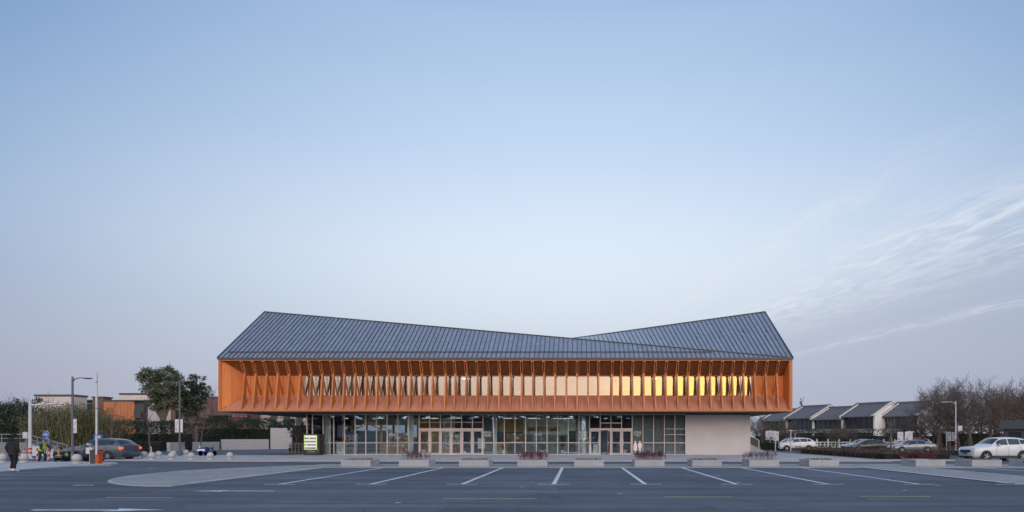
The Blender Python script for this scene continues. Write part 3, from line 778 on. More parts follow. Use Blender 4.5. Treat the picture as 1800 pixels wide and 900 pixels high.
def shelf(px, Y, w, label, m, seed):
    t = thing('display_shelf', label, 'shelf', (xa(px, Y), Y, .005)); rnd = random.Random(seed)
    MB().box(-w/2, w/2, .3, .34, 0, 2.0).build('back', m, t)
    for sx in (-w/2, w/2-.04): MB().box(sx, sx+.04, 0, .3, 0, 2.0).build('side', m, t)
    for k in range(5):
        z = .12+k*.42; MB().box(-w/2+.04, w/2-.04, 0, .3, z, z+.03).build('board', m, t); x = -w/2+.1
        while x < w/2-.2:
            q = rnd.uniform(.08, .2); h = rnd.uniform(.12, .3); MB().box(x, x+q, .06, .24, z+.03, z+.03+h).build('goods', rnd.choice(GOODS), t); x += q+rnd.uniform(.03, .12)
GOODS = [mat('goods_%s' % n, c, rough=.6) for n, c in (('white', (.6,.6,.58)), ('red', (.35,.06,.05)), ('tan', (.4,.28,.15)), ('green', (.10,.2,.10)), ('blue', (.08,.14,.28)))]
shelf(616, 59.5, 1.2, 'stocked white display shelf inside left of the gabled kiosk', M['white'], 1)
shelf(663, 60.5, 1.4, 'stocked display shelf inside right of the gabled kiosk', M['white'], 2)
shelf(705, 60.0, 1.6, 'stocked oak display shelf inside left of the narrow white column', M['wood_in'], 3)
shelf(795, 61.0, 1.5, 'stocked white display shelf behind the middle entrance doors', M['white'], 4)
shelf(905, 61.0, 1.8, 'stocked oak display shelf behind the dark service desk', M['wood_in'], 5)
def board(px, Y, w, z0, z1, label, m):
    t = thing('poster_stand', label, 'sign', (xa(px, Y), Y, .005)); MB().box(-w/2, w/2, 0, .03, z0, z1).build('panel', m, t)
    for sx in (-w/2+.05, w/2-.08): MB().box(sx, sx+.03, .03, .06, 0, z1-.05).build('leg', M['steel'], t)
board(690, 55.0, .8, 1.75, 1.95, 'small white hanging notice behind the glass left of the narrow column', M['white'])
board(846, 56.0, .7, .5, 1.5, 'white notice board behind the sixth entrance leaf', M['white'])
board(945, 55.0, .75, 1.8, 1.95, 'narrow white notice behind the glass above the spreading plant', M['white'])
b = thing('barrel_table', 'round reddish brown barrel table behind the fourth entrance leaf', 'table', (xa(801, 55.5), 55.5, .005))
MB().lathe([(.28, 0), (.40, .3), (.42, .45), (.40, .6), (.30, .88)], (0,0,0), 18).build('barrel', mat('barrel_wood', (.22, .09, .07), rough=.6), b); MB().lathe([(.46, .88), (.46, .93), (0, .93)], (0,0,0), 18).build('top', M['wood_in'], b)

# lettering
def text_mesh(body, size, m, extrude=0.004, align='CENTER'):
    cu = bpy.data.curves.new('lettering', 'FONT'); cu.body = body; cu.size = size; cu.extrude = extrude
    cu.align_x = align; cu.align_y = 'CENTER'; cu.resolution_u = 3
    o = bpy.data.objects.new('lettering', cu); COL.objects.link(o)
    dg = bpy.context.evaluated_depsgraph_get()
    me = bpy.data.meshes.new_from_object(o.evaluated_get(dg)); me.materials.clear(); me.materials.append(m)
    bpy.data.objects.remove(o); bpy.data.curves.remove(cu)
    return me
def lettering(body, size, loc, parent, m=None, rz=0.0, sx=1.0):
    o = link('lettering', text_mesh(body, size, m or M['white_print']), parent, loc)
    o.rotation_euler = (R(90), 0, rz); o.scale = (sx, 1, 1); return o
M['white_print'] = mat('white_vinyl', (0.80, 0.79, 0.77), rough=0.5)
def on_glass(px, py, body, size, sx=1.0): lettering(body, size, Vector((xa(px, YG), YG-.004, za(py, YG)))-BR, bld, sx=sx)
on_glass(1120.0, 760.2, '卫生间', .245, 1.0); on_glass(1120.0, 764.2, 'TOILET', .19, 1.12); on_glass(1120.2, 766.6, '---- Toilet', .11, 1.0)
on_glass(856.6, 760.3, '游客中心', .20); on_glass(856.6, 764, 'VISITOR', .17, 1.05); on_glass(856.6, 766.6, 'CENTER', .15, 1.2)
on_glass(1025.2, 760.3, '游客中心', .20); on_glass(1025.2, 763.8, 'VISITOR', .16, 1.1); on_glass(1025.2, 766.6, 'CENTER', .15, 1.2); on_glass(1025.6, 771, '咨询服务', .20)
M['wc_print'] = mat('orange_lit_white_vinyl', (0.82, 0.74, 0.68), rough=0.5)  # white figures, with the orange light on them mixed into the colour
def figure(px, woman):
    b = MB(); y = YG-.006; X = xa(px, YG)
    b.extrude([(X+.085*math.cos(a*math.pi/6), y, 1.19+.085*math.sin(a*math.pi/6)) for a in range(12)], (0, .004, 0))
    if woman: P = [(-.10,1.09),(.10,1.09),(.20,.72),(.15,.70),(.10,.85),(.20,.42),(.08,.42),(.08,.16),(.015,.16),(.015,.42),(-.015,.42),(-.015,.16),(-.08,.16),(-.08,.42),(-.20,.42),(-.10,.85),(-.15,.70),(-.20,.72)]
    else: P = [(-.17,1.09),(.17,1.09),(.18,.66),(.12,.66),(.11,.95),(.10,.16),(.015,.16),(.015,.60),(-.015,.60),(-.015,.16),(-.10,.16),(-.11,.95),(-.12,.66),(-.18,.66)]
    b.extrude([(X+p, y, z) for p, z in P], (0, .004, 0))
    part(b, 'pictogram', M['wc_print'], fixn=True)
figure(1116.8, True); figure(1124.8, False)
# outside stair at the right end of the building
st = part(MB().box(15.0, 21.1, 66.35, 66.5, -.09, .02), 'stair', M['plaster'])
for i in range(16):
    MB().box(21.0-.33*(i+1), 21.0-.33*i, 64.6, 66.4, -.09, .165*(i+1)).build('step', M['kerb'], st)
b = MB(); b.extrude([(21.05, 66.42, -.05), (21.05, 66.42, 1.2), (15.4, 66.42, 4.05), (15.4, 66.42, 2.8)], (0, .06, 0)); b.build('balustrade', M['darkgrey'], st, fixn=True)
MB().bar((21.1, 66.40, 1.25), (15.4, 66.40, 4.1), .08, .09).build('handrail', M['steel'], st)
MB().box(21.0, 21.12, 66.34, 66.46, -.09, 1.28).build('newel_post', M['steel'], st)
# ------------------------------------------------------------------ vegetation makers
import numpy as np

def leaf_mesh(name, pts, size, seed, m, aspect=0.55, up=0.0, jitter=0.4):
    """one small folded leaf (two triangles) at every point"""
    rs = np.random.RandomState(seed); n = len(pts); P = np.asarray(pts, dtype=np.float64)
    d = rs.normal(size=(n, 3)); d[:, 2] += up; d /= np.linalg.norm(d, axis=1)[:, None] + 1e-9
    q = rs.normal(size=(n, 3)); w = np.cross(d, q); w /= np.linalg.norm(w, axis=1)[:, None] + 1e-9
    L_ = size * (1 + jitter * rs.uniform(-1, 1, n))
    a = P - d * (L_/2)[:, None]; b = P + d * (L_/2)[:, None]
    s = w * (L_*aspect/2)[:, None]
    V = np.stack([a, P + s, b, P - s], axis=1).reshape(-1, 3)
    me = bpy.data.meshes.new(name)
    me.vertices.add(4*n); me.vertices.foreach_set('co', V.astype(np.float32).ravel())
    me.loops.add(4*n); me.loops.foreach_set('vertex_index', np.arange(4*n, dtype=np.int32))
    me.polygons.add(n); me.polygons.foreach_set('loop_start', np.arange(0, 4*n, 4, dtype=np.int32))
    try: me.polygons.foreach_set('loop_total', np.full(n, 4, dtype=np.int32))
    except Exception: pass
    at = me.attributes.new('tone', 'FLOAT', 'FACE'); at.data.foreach_set('value', rs.uniform(0, 1, n).astype(np.float32))
    me.materials.append(m); me.update(); me.validate()
    return me

def leaf_mat(name, c0, c1, c2=None, rough=0.55, trans=0.25):
    m, N, L, P = nodes_of(name)
    at = N.new('ShaderNodeAttribute'); at.attribute_name = 'tone'
    q = N.new('ShaderNodeValToRGB'); L.new(at.outputs['Fac'], q.inputs[0])
    q.color_ramp.elements[0].color = rgba(c0); q.color_ramp.elements[1].color = rgba(c1)
    if c2: e = q.color_ramp.elements.new(0.85); e.color = rgba(c1); q.color_ramp.elements[-1].color = rgba(c2)
    g = N.new('ShaderNodeTexCoord'); nz = N.new('ShaderNodeTexNoise'); nz.inputs['Scale'].default_value = 0.9; L.new(g.outputs['Object'], nz.inputs['Vector'])
    mr = N.new('ShaderNodeMapRange'); L.new(nz.outputs[0], mr.inputs[0]); mr.inputs[1].default_value = .3; mr.inputs[2].default_value = .7; mr.inputs[3].default_value = .65; mr.inputs[4].default_value = 1.3
    oi = N.new('ShaderNodeObjectInfo'); m2 = N.new('ShaderNodeMath'); m2.operation = 'MULTIPLY_ADD'; L.new(oi.outputs['Random'], m2.inputs[0]); m2.inputs[1].default_value = .35; m2.inputs[2].default_value = .82
    m3 = N.new('ShaderNodeMath'); m3.operation = 'MULTIPLY'; L.new(mr.outputs[0], m3.inputs[0]); L.new(m2.outputs[0], m3.inputs[1])
    hs = N.new('ShaderNodeHueSaturation'); L.new(q.outputs[0], hs.inputs['Color']); L.new(m3.outputs[0], hs.inputs['Value'])
    L.new(hs.outputs[0], P.inputs['Base Color']); P.inputs['Roughness'].default_value = rough
    tl = N.new('ShaderNodeBsdfTranslucent'); L.new(hs.outputs[0], tl.inputs[0])
    mx = N.new('ShaderNodeMixShader'); mx.inputs[0].default_value = trans; L.new(P.outputs[0], mx.inputs[1]); L.new(tl.outputs[0], mx.inputs[2])
    L.new(mx.outputs[0], N['Material Output'].inputs[0])
    return m

M['leaf_dark'] = leaf_mat('dark_evergreen_leaf', (0.030, 0.050, 0.030), (0.075, 0.105, 0.058))
M['leaf_camphor'] = leaf_mat('camphor_leaf', (0.085, 0.105, 0.060), (0.190, 0.205, 0.120), (0.25, 0.25, 0.14))
M['leaf_hedge'] = leaf_mat('hedge_leaf', (0.014, 0.030, 0.018), (0.040, 0.062, 0.034))
M['leaf_bamboo'] = leaf_mat('bamboo_leaf', (0.065, 0.075, 0.032), (0.160, 0.150, 0.065), (0.22, 0.17, 0.075))
M['leaf_red'] = leaf_mat('red_nandina_leaf', (0.085, 0.020, 0.028), (0.25, 0.045, 0.060), (0.30, 0.09, 0.07))
M['leaf_brown'] = leaf_mat('brown_winter_leaf', (0.060, 0.038, 0.028), (0.135, 0.085, 0.062), (0.16, 0.07, 0.045))
M['leaf_warm'] = leaf_mat('yellow_green_leaf', (0.045, 0.055, 0.020), (0.11, 0.12, 0.035), (0.20, 0.13, 0.03))
M['bark'] = mat('grey_bark', (0.115, 0.092, 0.078), rough=0.9, var=0.25, scale=6, stretch=(3, 3, .6))
M['bark_dark'] = mat('dark_bark', (0.115, 0.092, 0.080), rough=0.9, var=0.25, scale=6)
M['bark_red'] = mat('reddish_bark', (0.125, 0.088, 0.072), rough=0.9, var=0.25, scale=6)
M['culm'] = mat('bamboo_culm', (0.21, 0.19, 0.085), rough=0.6, var=0.25, scale=2)
M['lime'] = mat('whitewash', (0.62, 0.61, 0.58), rough=0.9, var=0.1)

def branch_mesh(name, seed, height, trunk_r, levels, spread, m, first=0.35, kids_n=(7, 5, 4, 3), lean=0.05, twig=0.006, droop=0.0, ratio=0.62, lead=.8):
    rnd = random.Random(seed); b = MB()
    def grow(p, d, length, r, lv):
        n = 4 if lv < 2 else 3
        segs = 5 if lv == 0 else (4 if lv == 1 else 3)
        pts = [p]; rad = [r]; q = p; dd = d
        for i in range(segs):
            wob = Vector((rnd.uniform(-1, 1), rnd.uniform(-1, 1), rnd.uniform(-.6, .8))) * (0.10 if lv == 0 else 0.22)
            dd = (dd + wob + Vector((0, 0, 0.10 - droop*lv))).normalized()
            q = q + dd * (length/segs); pts.append(q); rad.append(max(twig, r*(1 - 0.72*(i+1)/segs)))
        b.tube(pts, rad, 7 if lv == 0 else n, cap=(lv == 0))
        if lv >= levels: return
        k = kids_n[min(lv, len(kids_n)-1)]
        for i in range(k):
            t = (first if lv == 0 else 0.25) + (1 - (first if lv == 0 else 0.25)) * (i + rnd.uniform(.2, .9)) / k
            t = min(t, .98); f = t*segs; j = min(int(f), segs-1); pp = pts[j].lerp(pts[j+1], f-j)
            ax = (pts[j+1]-pts[j]).normalized(); az = rnd.uniform(0, 2*math.pi) if lv else (i*2.4 + rnd.uniform(-.4, .4))
            o = ax.cross(Vector((math.cos(az), math.sin(az), .2))); o.normalize()
            an = R(rnd.uniform(30, 58)) * spread
            nd = (ax*math.cos(an) + o*math.sin(an)).normalized()
            grow(pp, nd, length*ratio*rnd.uniform(.7, 1.1)*(1.15 - .45*t if lv == 0 else 1), max(twig, rad[j]*rnd.uniform(.45, .65)), lv+1)
    grow(Vector((0, 0, -.1)), Vector((rnd.uniform(-lean, lean), rnd.uniform(-lean, lean), 1)).normalized(), height*lead, trunk_r, 0)
    return b.mesh(name, m)

def crown_points(seed, lobes, per, shell=0.55):
    """points spread through several uneven lobes, thinner towards their outside, with gaps between clumps"""
    rs = np.random.RandomState(seed); out = []
    for (cx, cy, cz, rx, ry, rz) in lobes:
        n = max(20, int(per * rx * ry * rz))
        nc = max(4, n // 45)
        d = rs.normal(size=(nc, 3)); d /= np.linalg.norm(d, axis=1)[:, None]
        rr = rs.uniform(shell**3, 1, nc)**(1/3)
        cl = d * rr[:, None]
        idx = rs.randint(0, nc, n); p = cl[idx] + rs.normal(scale=.13, size=(n, 3))
        out.append(p * np.array([rx, ry, rz]) + np.array([cx, cy, cz]))
    return np.concatenate(out)

def leafy_tree(name, label, loc, seed, trunk_h, trunk_r, lobes, per, leaf, m, bark='bark', group=None, limbs=6):
    t = thing(name, label, 'tree', loc, group=group); rnd = random.Random(seed)
    b = MB(); top = Vector((rnd.uniform(-.2, .2), rnd.uniform(-.2, .2), trunk_h))
    b.tube([(0, 0, -.1), (0.05, 0, trunk_h*.4), top], [trunk_r*1.25, trunk_r, trunk_r*.75], 9)
    for i in range(limbs):
        l = lobes[i % len(lobes)]; e = Vector((l[0]+rnd.uniform(-.5, .5)*l[3], l[1]+rnd.uniform(-.5, .5)*l[4], l[2]+rnd.uniform(-.4, .4)*l[5]))
        s = top.lerp(Vector((0.03, 0, trunk_h*.55)), rnd.uniform(0, .6)); mid = s.lerp(e, .5) + Vector((rnd.uniform(-.2, .2), rnd.uniform(-.2, .2), .25))
        b.tube([s, mid, e], [trunk_r*.55, trunk_r*.32, .02], 6, cap=False)
    b.build('trunk', M[bark], t)
    link('crown', leaf_mesh('crown', crown_points(seed, lobes, per), leaf, seed, M[m]), t)
    return t

M['hedge_core'] = mat('hedge_inner_twigs', (0.016, 0.018, 0.013), rough=1.0, var=.4, scale=6)
def hedge_mass(name, label, cat, poly_line, width, h0, h1, per_m3, leaf, m, seed, group=None, top_var=.15):
    """hedge of leaves along a polyline, from height h0 to h1"""
    rs = np.random.RandomState(seed); pts = []
    t = thing(name, label, cat, (poly_line[0][0], poly_line[0][1], 0), group=group)
    o = np.array([poly_line[0][0], poly_line[0][1], 0.0]); core = MB()
    for (x0, y0), (x1, y1) in zip(poly_line[:-1], poly_line[1:]):
        l = math.hypot(x1-x0, y1-y0); n = int(l*width*(h1-h0)*per_m3); u = rs.uniform(0, 1, n); ux, uy = (x1-x0)/l, (y1-y0)/l; nx, ny = -uy, ux
        s = (rs.beta(.55, .55, n)-.5)*width; zz = rs.beta(1.1, .55, n)
        bumps = np.array([noise.noise(Vector((float(q)*l*.55+seed, float(k)*.7, 0))) for q, k in zip(u, s)])
        z = h0 + (h1-h0)*zz*(1+bumps*top_var*2.2)
        pts.append(np.stack([x0+ux*u*l+nx*s, y0+uy*u*l+ny*s, z], axis=1) - o)
        w = width*.22; a = Vector((x0, y0, 0))-Vector(o); e = Vector((x1, y1, 0))-Vector(o); nn = Vector((nx, ny, 0))*w
        core.extrude([a-nn, a+nn, a+nn+Vector((0, 0, h0+(h1-h0)*.6)), a-nn+Vector((0, 0, h0+(h1-h0)*.6))], e-a)
    core.build('stems', M['hedge_core'], t, fixn=True)
    link('foliage', leaf_mesh('foliage', np.concatenate(pts), leaf, seed, M[m]), t)
    return t

# ------------------------------------------------------------------ planters
M['concrete'] = mat('pale_concrete', (0.37, 0.365, 0.37), rough=0.85, var=0.10, scale=1.6, bump=0.12, bscale=35, objvar=.05)
M['dirt'] = mat('planter_soil', (0.055, 0.042, 0.032), rough=0.95, var=0.3, scale=12)
M['stem'] = mat('thin_stem', (0.16, 0.09, 0.09), rough=0.8, var=.2)
PW, PD, PH = 1.66, 1.45, .37
pb = MB(); w = .09
pb.box(-PW/2, PW/2, 0, w, 0, PH); pb.box(-PW/2, PW/2, PD-w, PD, 0, PH); pb.box(-PW/2, -PW/2+w, w, PD-w, 0, PH); pb.box(PW/2-w, PW/2, w, PD-w, 0, PH)
box_me = pb.mesh('planter_box', M['concrete'])
soil_me = MB().box(-PW/2+w, PW/2-w, w, PD-w, .02, PH-.06).mesh('soil', M['dirt'])
hole_me = MB().lathe([(.045, 0), (.045, .012)], (-PW/2-.010, .34, .24), 10, axis='X').mesh('drain_hole', M['black'])
hole_r = MB().lathe([(.045, 0), (.045, .012)], (PW/2-.002, .34, .24), 10, axis='X').mesh('drain_hole', M['black'])
rs = np.random.RandomState(5)
gpts = np.stack([rs.uniform(-.7, .7, 260), rs.uniform(.12, 1.3, 260), rs.uniform(PH-.05, PH+.05, 260)], axis=1)
grass_me = leaf_mesh('weeds', gpts, .10, 6, M['leaf_warm'], .3, up=1.0)
PLANTERS = [
 (625, 0, 'plain low concrete planter at the left end of the row, left of the first shrubs'),
 (727.5, 1, 'concrete planter carrying red shrubs in front of the left entrance doors'),
 (833, 0, 'bare concrete planter between the first and second red shrub planters from left'),
 (935.5, 1, 'concrete planter carrying red shrubs left of the centre of the row'),
 (1035.5, 0, 'bare concrete planter in front of the open lavatory door'),
 (1142, 1, 'concrete planter carrying red shrubs below the white lavatory pictograms'),
 (1243, 0, 'bare concrete planter in front of the blank grey wall'),
 (1343.5, 1, 'concrete planter carrying red shrubs at the right corner of the blank wall'),
 (1449, 0, 'bare concrete planter just left of the wide gap in the row'),
 (1636, 1, 'concrete planter in front of the long brown hedge right of the wide gap'),
 (1735, 0, 'concrete planter hiding the front wheel of the near white car'),
 (1834, 0, 'concrete planter cut off by the right edge of the picture')]
for i, (px, red, lab) in enumerate(PLANTERS):
    X = xa(px, 31.7)
    t = thing('planter', lab, 'planter', (X, 31.7, 0.003), group='concrete planters in a row before the terrace')
    link('planter_box', box_me, t); link('soil', soil_me, t)
    if X > 5: link('drain_hole', hole_me, t)
    elif X < -4: link('drain_hole', hole_r, t)
    if not red: link('weeds', grass_me, t)
def red_shrub(seed, loc, w, dens, label):
    rnd = random.Random(seed); t = thing('red_shrub', label, 'shrub', loc, group='red leaved shrubs in the planters')
    b = MB(); pts = []
    for i in range(int(62*dens)):
        x = rnd.uniform(-w/2, w/2); y = rnd.uniform(-.40, .40); h = rnd.uniform(.26, .50)
        e = Vector((x+rnd.uniform(-.14, .14), y+rnd.uniform(-.14, .14), h)); mdl = Vector((x, y, 0)).lerp(e, .5)+Vector((rnd.uniform(-.03, .03), 0, 0))
        b.tube([(x, y, -.05), mdl, e], [.007, .006, .004], 3, cap=False)
        for k in range(int(34*dens)):
            a = rnd.uniform(0, 6.283); r = rnd.gauss(0, .075); pts.append((e.x+r*math.cos(a), e.y+r*math.sin(a), e.z-rnd.uniform(-.06, .15)))
    b.build('stems', M['stem'], t)
    link('foliage', leaf_mesh('foliage', pts, .055, seed, M['leaf_red'], .42), t)
for px, w, dn, lab in ((736, 1.45, .8, 'sparse red shrub in the planter before the left entrance doors'), (938, 1.55, 1.2, 'bushy red shrub in the planter left of centre'),
                  (1141, 1.5, 1.2, 'bushy red shrub in the planter below the lavatory pictograms'), (1336, 1.75, .8, 'sparse red shrub in the planter by the right wall corner')):
    red_shrub(px, (xa(px, 32.4), 32.4, PH-.06), w, dn, lab)
red_shrub(77, (xa(1622, 40.9), 41.6, 0.02), 2.6, 1.5, 'red shrub at the near end of the long brown hedge')

# ------------------------------------------------------------------ stone ball bollards
M['stone'] = mat('speckled_granite', (0.46, 0.44, 0.43), rough=0.75, var=0.14, scale=28, bump=.05)
r_ = .225
prof = [(0.0, .075)]
for i in range(1, 13):
    a = -math.pi/2 + math.pi*i/13; prof.append((r_*math.cos(a), .30 + r_*math.sin(a)))
prof.append((0.0, .525))
ball_me = MB().lathe(prof, (0,0,0), 20).mesh('ball', M['stone'], smooth=True)
base_me = MB().lathe([(.215, 0), (.225, .07), (.19, .105), (.0, .105)], (0,0,0), 20).mesh('base_ring', M['stone'])
BALLS = [(3, 813.2, .02, 'stone ball bollard cut by the left picture edge, left of the walking man'), (42, 813.0, .02, 'stone ball bollard just right of the walking man'),
         (135, 814.6, .02, 'stone ball bollard left of the barrier gate, in front of the scooter'),
         (253, 805.0, 0, 'leftmost stone ball of the cluster behind the grey car'), (267, 807.6, 0, 'first front row stone ball right of the grey car'),
         (279, 804.4, 0, 'rear stone ball between the first and second front row balls'), (302, 807.4, 0, 'second front row stone ball right of the grey car'),
         (304.6, 803.6, 0, 'stone ball half hidden behind the second front row ball'), (327, 800.8, 0, 'small rear stone ball right of the lamp post, left of the tricycle'),
         (336, 807.7, 0, 'third front row stone ball, just left of the blue tricycle'), (369.6, 807.4, 0, 'fourth front row stone ball, right of the blue tricycle'),
         (404, 807.2, 0, 'rightmost stone ball bollard of the front row'), (-45, 814, .02, 'stone ball bollard just beyond the left picture edge')]
for px, py, h, lab in BALLS[:12]:
    x, y = gp(px, py, h)
    t = thing('ball_bollard', lab, 'bollard', (x, y, h), group='stone ball bollards')
    s = 1.12 if px < 140 else 1.0
    link('ball', ball_me, t).scale = (s,)*3; link('base_ring', base_me, t).scale = (s,)*3

# ------------------------------------------------------------------ vending machine
vx, vy = gp(549.5, 800.4); 
vm = thing('vending_machine', 'black vending machine with lime framed lit display at the left glass corner', 'vending machine', (vx, vy, 0))
b = MB(); b.box(-.78, .62, 0, .85, .06, 1.92); b.build('cabinet', M['black'], vm)
MB().box(-.74, .58, .06, .8, 0, .06).build('plinth', M['darkgrey'], vm)
M['lime_frame'] = emit('lime_light_frame', (0.45, 0.75, 0.08), 0.30)
f = MB(); f.box(-.76, .40, -.03, 0, .50, .55); f.box(-.76, .40, -.03, 0, 1.76, 1.81); f.box(-.76, -.71, -.03, 0, .55, 1.76); f.box(.35, .40, -.03, 0, .55, 1.76); f.build('lit_frame', M['lime_frame'], vm)
M['display'] = emit('lit_display', (0.80, 0.80, 0.78), 0.28)
MB().box(-.70, .34, -.012, -.002, .56, 1.75).build('display_window', M['display'], vm)
rnd = random.Random(9)
pals = [mat('pack_%d' % i, c, rough=.4) for i, c in enumerate(((.25,.03,.05),(.05,.06,.12),(.3,.3,.3),(.08,.2,.08),(.35,.15,.05),(.12,.05,.03)))]
for r in range(4):
    z = .60 + r*.29
    MB().box(-.70, .34, -.028, -.013, z-.02, z).build('shelf', M['midgrey'], vm)
    for c in range(11):
        if rnd.random() < .1: continue
        x = -.66+c*.092; MB().lathe([(.03, z), (.03, z+.10), (.014, z+.125), (.014, z+.14)], (x, -.034, 0), 7).build('bottle', rnd.choice(pals), vm)
MB().box(-.45, .25, -.03, 0, .34, .39).build('coin_tray', M['steel'], vm)
MB().box(-.60, .30, -.015, 0, .12, .30).build('delivery_flap', M['darkgrey'], vm)
for q in range(5): MB().box(.44+.02*q, .455+.02*q, -.012, 0, .2+.05*q, .5+.03*q).build('keypad_strip', M['midgrey'], vm)

# ------------------------------------------------------------------ street furniture
def pole_lamp(px, py, top_py, arm, label, m, h=0.0, red=False):
    x, y = gp(px, py, h); H = za(top_py, y)-h
    t = thing('street_lamp', label, 'street lamp', (x, y, h), group='street lamps')
    MB().tube([(0,0,0), (0,0,H*.5), (0,0,H)], [.085, .07, .055], 10).build('pole', m, t)
    MB().lathe([(.17, 0), (.17, .05), (.11, .09), (.11, .5), (.085, .55)], (0,0,0), 12).build('base', m, t)
    s = 1 if arm > 0 else -1; L_ = abs(arm)
    MB().tube([(0,0,H*.93), (s*L_*.12,0,H*.972), (s*L_*.35,0,H*.985), (s*L_*.7,0,H*.983)], [.04, .035, .03, .03], 8).build('arm', m, t)
    hd = MB(); hd.sphere((s*L_*.82, 0, H*.978), .5, 12, 6, sq=(L_*.48, .34, .10)); hd.build('lamp_head', m, t, smooth=True)
    return t, H
M['lamp_grey'] = mat('lamp_grey', (0.115, 0.122, 0.14), rough=0.5, metal=.2)
def banner(t, z0, z1, x0, x1, y=-.02, art=True):
    b = MB().box(x0, x1, y-.012, y, z0, z1).build('banner', M['banner_white'], t)
    if art:
        a = MB(); w = x1-x0; h = z1-z0
        a.extrude([(x0+w*.15, y-.018, z0+h*.18), (x0+w*.38, y-.018, z0+h*.10), (x0+w*.42, y-.018, z0+h*.30), (x0+w*.22, y-.018, z0+h*.36)], (0, .005, 0))
        a.extrude([(x0+w*.45, y-.018, z0+h*.55), (x0+w*.8, y-.018, z0+h*.78), (x0+w*.72, y-.018, z0+h*.84), (x0+w*.42, y-.018, z0+h*.62)], (0, .005, 0))
        a.build('print', M['banner_art'], b, fixn=True)
M['banner_white'] = mat('banner_cloth', (0.58, 0.57, 0.58), rough=0.8)
M['banner_art'] = mat('banner_print', (0.30, 0.14, 0.11), rough=0.8)
t, H = pole_lamp(127.5, 811.5, 662, 1.25, 'tall grey street lamp with its arm to the right, left of the barrier gate', M['lamp_grey'], .02)
banner(t, za(762, 40), za(739, 40), .08, .30)
t, H = pole_lamp(316, 801.2, 669, -1.35, 'tall grey street lamp with its arm to the left, before the big evergreen tree', M['lamp_grey'])
banner(t, za(760, 49.7), za(737, 49.7), -.40, -.06); banner(t, za(760, 49.7), za(737, 49.7), .07, .28, art=False)
M['offwhite'] = mat('off_white_steel', (0.55, 0.56, 0.58), rough=0.45, var=.05)
x, y = gp(1680, 792.6); t, H = pole_lamp(1680, 792.6, 705, -1.7, 'white street lamp with red bands at its foot before the bare trees', M['offwhite'])
for z in (.75, 1.15): MB().lathe([(.095, z), (.095, z+.22)], (0,0,0), 12).build('red_band', M['red'], t)
MB().box(.25, .75, -.05, .05, za(757, y), za(748.5, y)).build('sign_box', M['offwhite'], t)
x, y = gp(402.5, 787.6); t = thing('slim_post', 'thin grey post standing before the low stone wall', 'post', (x, y, -.09))
MB().tube([(0,0,0), (0,0,za(722, y)+.09)], .07, 8).build('shaft', M['lamp_grey'], t); MB().lathe([(.16, 0), (.16, .05)], (0,0,0), 10).build('foot_plate', M['lamp_grey'], t)

# camera gantry at the left
x, y = gp(53, 804.5, 0); gt = thing('camera_gantry', 'white steel gantry pole with red bands and an arm reaching right', 'gantry', (x, y, -.09)); zt = za(705.5, y)+.09
MB().tube([(0,0,0), (0,0,zt)], [.12, .10], 12).build('pole', M['offwhite'], gt)
za_ = za(712, y)+.09; MB().tube([(0,0,za_), (xa(112, y)-x, 0, za_+.12)], [.07, .045], 10).build('arm', M['offwhite'], gt)
for z in (.42, .72): MB().lathe([(.128, z), (.128, z+.14)], (0,0,0), 12).build('red_band', M['red'], gt)
MB().box(-.48, -.13, -.12, .12, 1.65, 2.12).build('control_box', M['offwhite'], gt)
MB().lathe([(.28, 0), (.28, .06)], (0,0,0), 12).build('base_plate', M['offwhite'], gt)
for px in (78, 100): MB().obox((xa(px, y)-x, -.05, za_+.18), (.30, .16, .14)).build('camera_housing', M['offwhite'], gt)

# barrier gate
x, y = gp(168, 815, .02); bg_ = thing('barrier_gate', 'grey and orange barrier gate cabinet with its boom raised', 'barrier', (x, y, .02))
M['orange'] = mat('orange_paint', (0.52, 0.085, 0.025), rough=.4)
MB().box(-.20, .10, -.18, .18, 0, .80).build('cabinet', M['darkgrey'], bg_); MB().box(.101, .30, -.16, .16, 0, .80).build('orange_front', M['orange'], bg_)
MB().box(-.22, .32, -.2, .2, .80, .84).build('lid', M['darkgrey'], bg_)
bo = MB().box(.21, .30, -.26, -.20, .55, 5.55).build('boom', M['offwhite'], bg_)
for z in (1.7, 3.3, 4.9): MB().box(.208, .302, -.262, -.198, z, z+.10).build('red_stripe', mat('stripe_red', (0.42, 0.26, 0.25), rough=.6) if z == 1.7 else bpy.data.materials['stripe_red'], bo)
MB().lathe([(.07, -.22), (.07, -.16)], (.25, 0, .62), 10, axis='Y').build('pivot', M['darkgrey'], bg_)
x, y = gp(158, 815, .02); rd = thing('plate_reader', 'slim white plate reader post with a box and camera beside the barrier gate', 'camera post', (x, y, .02))
MB().tube([(0,0,0), (0,0,1.15)], .028, 8).build('post', M['offwhite'], rd); MB().box(-.20, .18, -.06, .06, .60, .98).build('reader_box', M['offwhite'], rd); MB().obox((0, -.05, 1.18), (.14, .2, .1)).build('camera', M['offwhite'], rd)
MB().lathe([(.09, 0), (.09, .03)], (0,0,0), 10).build('foot_plate', M['offwhite'], rd)

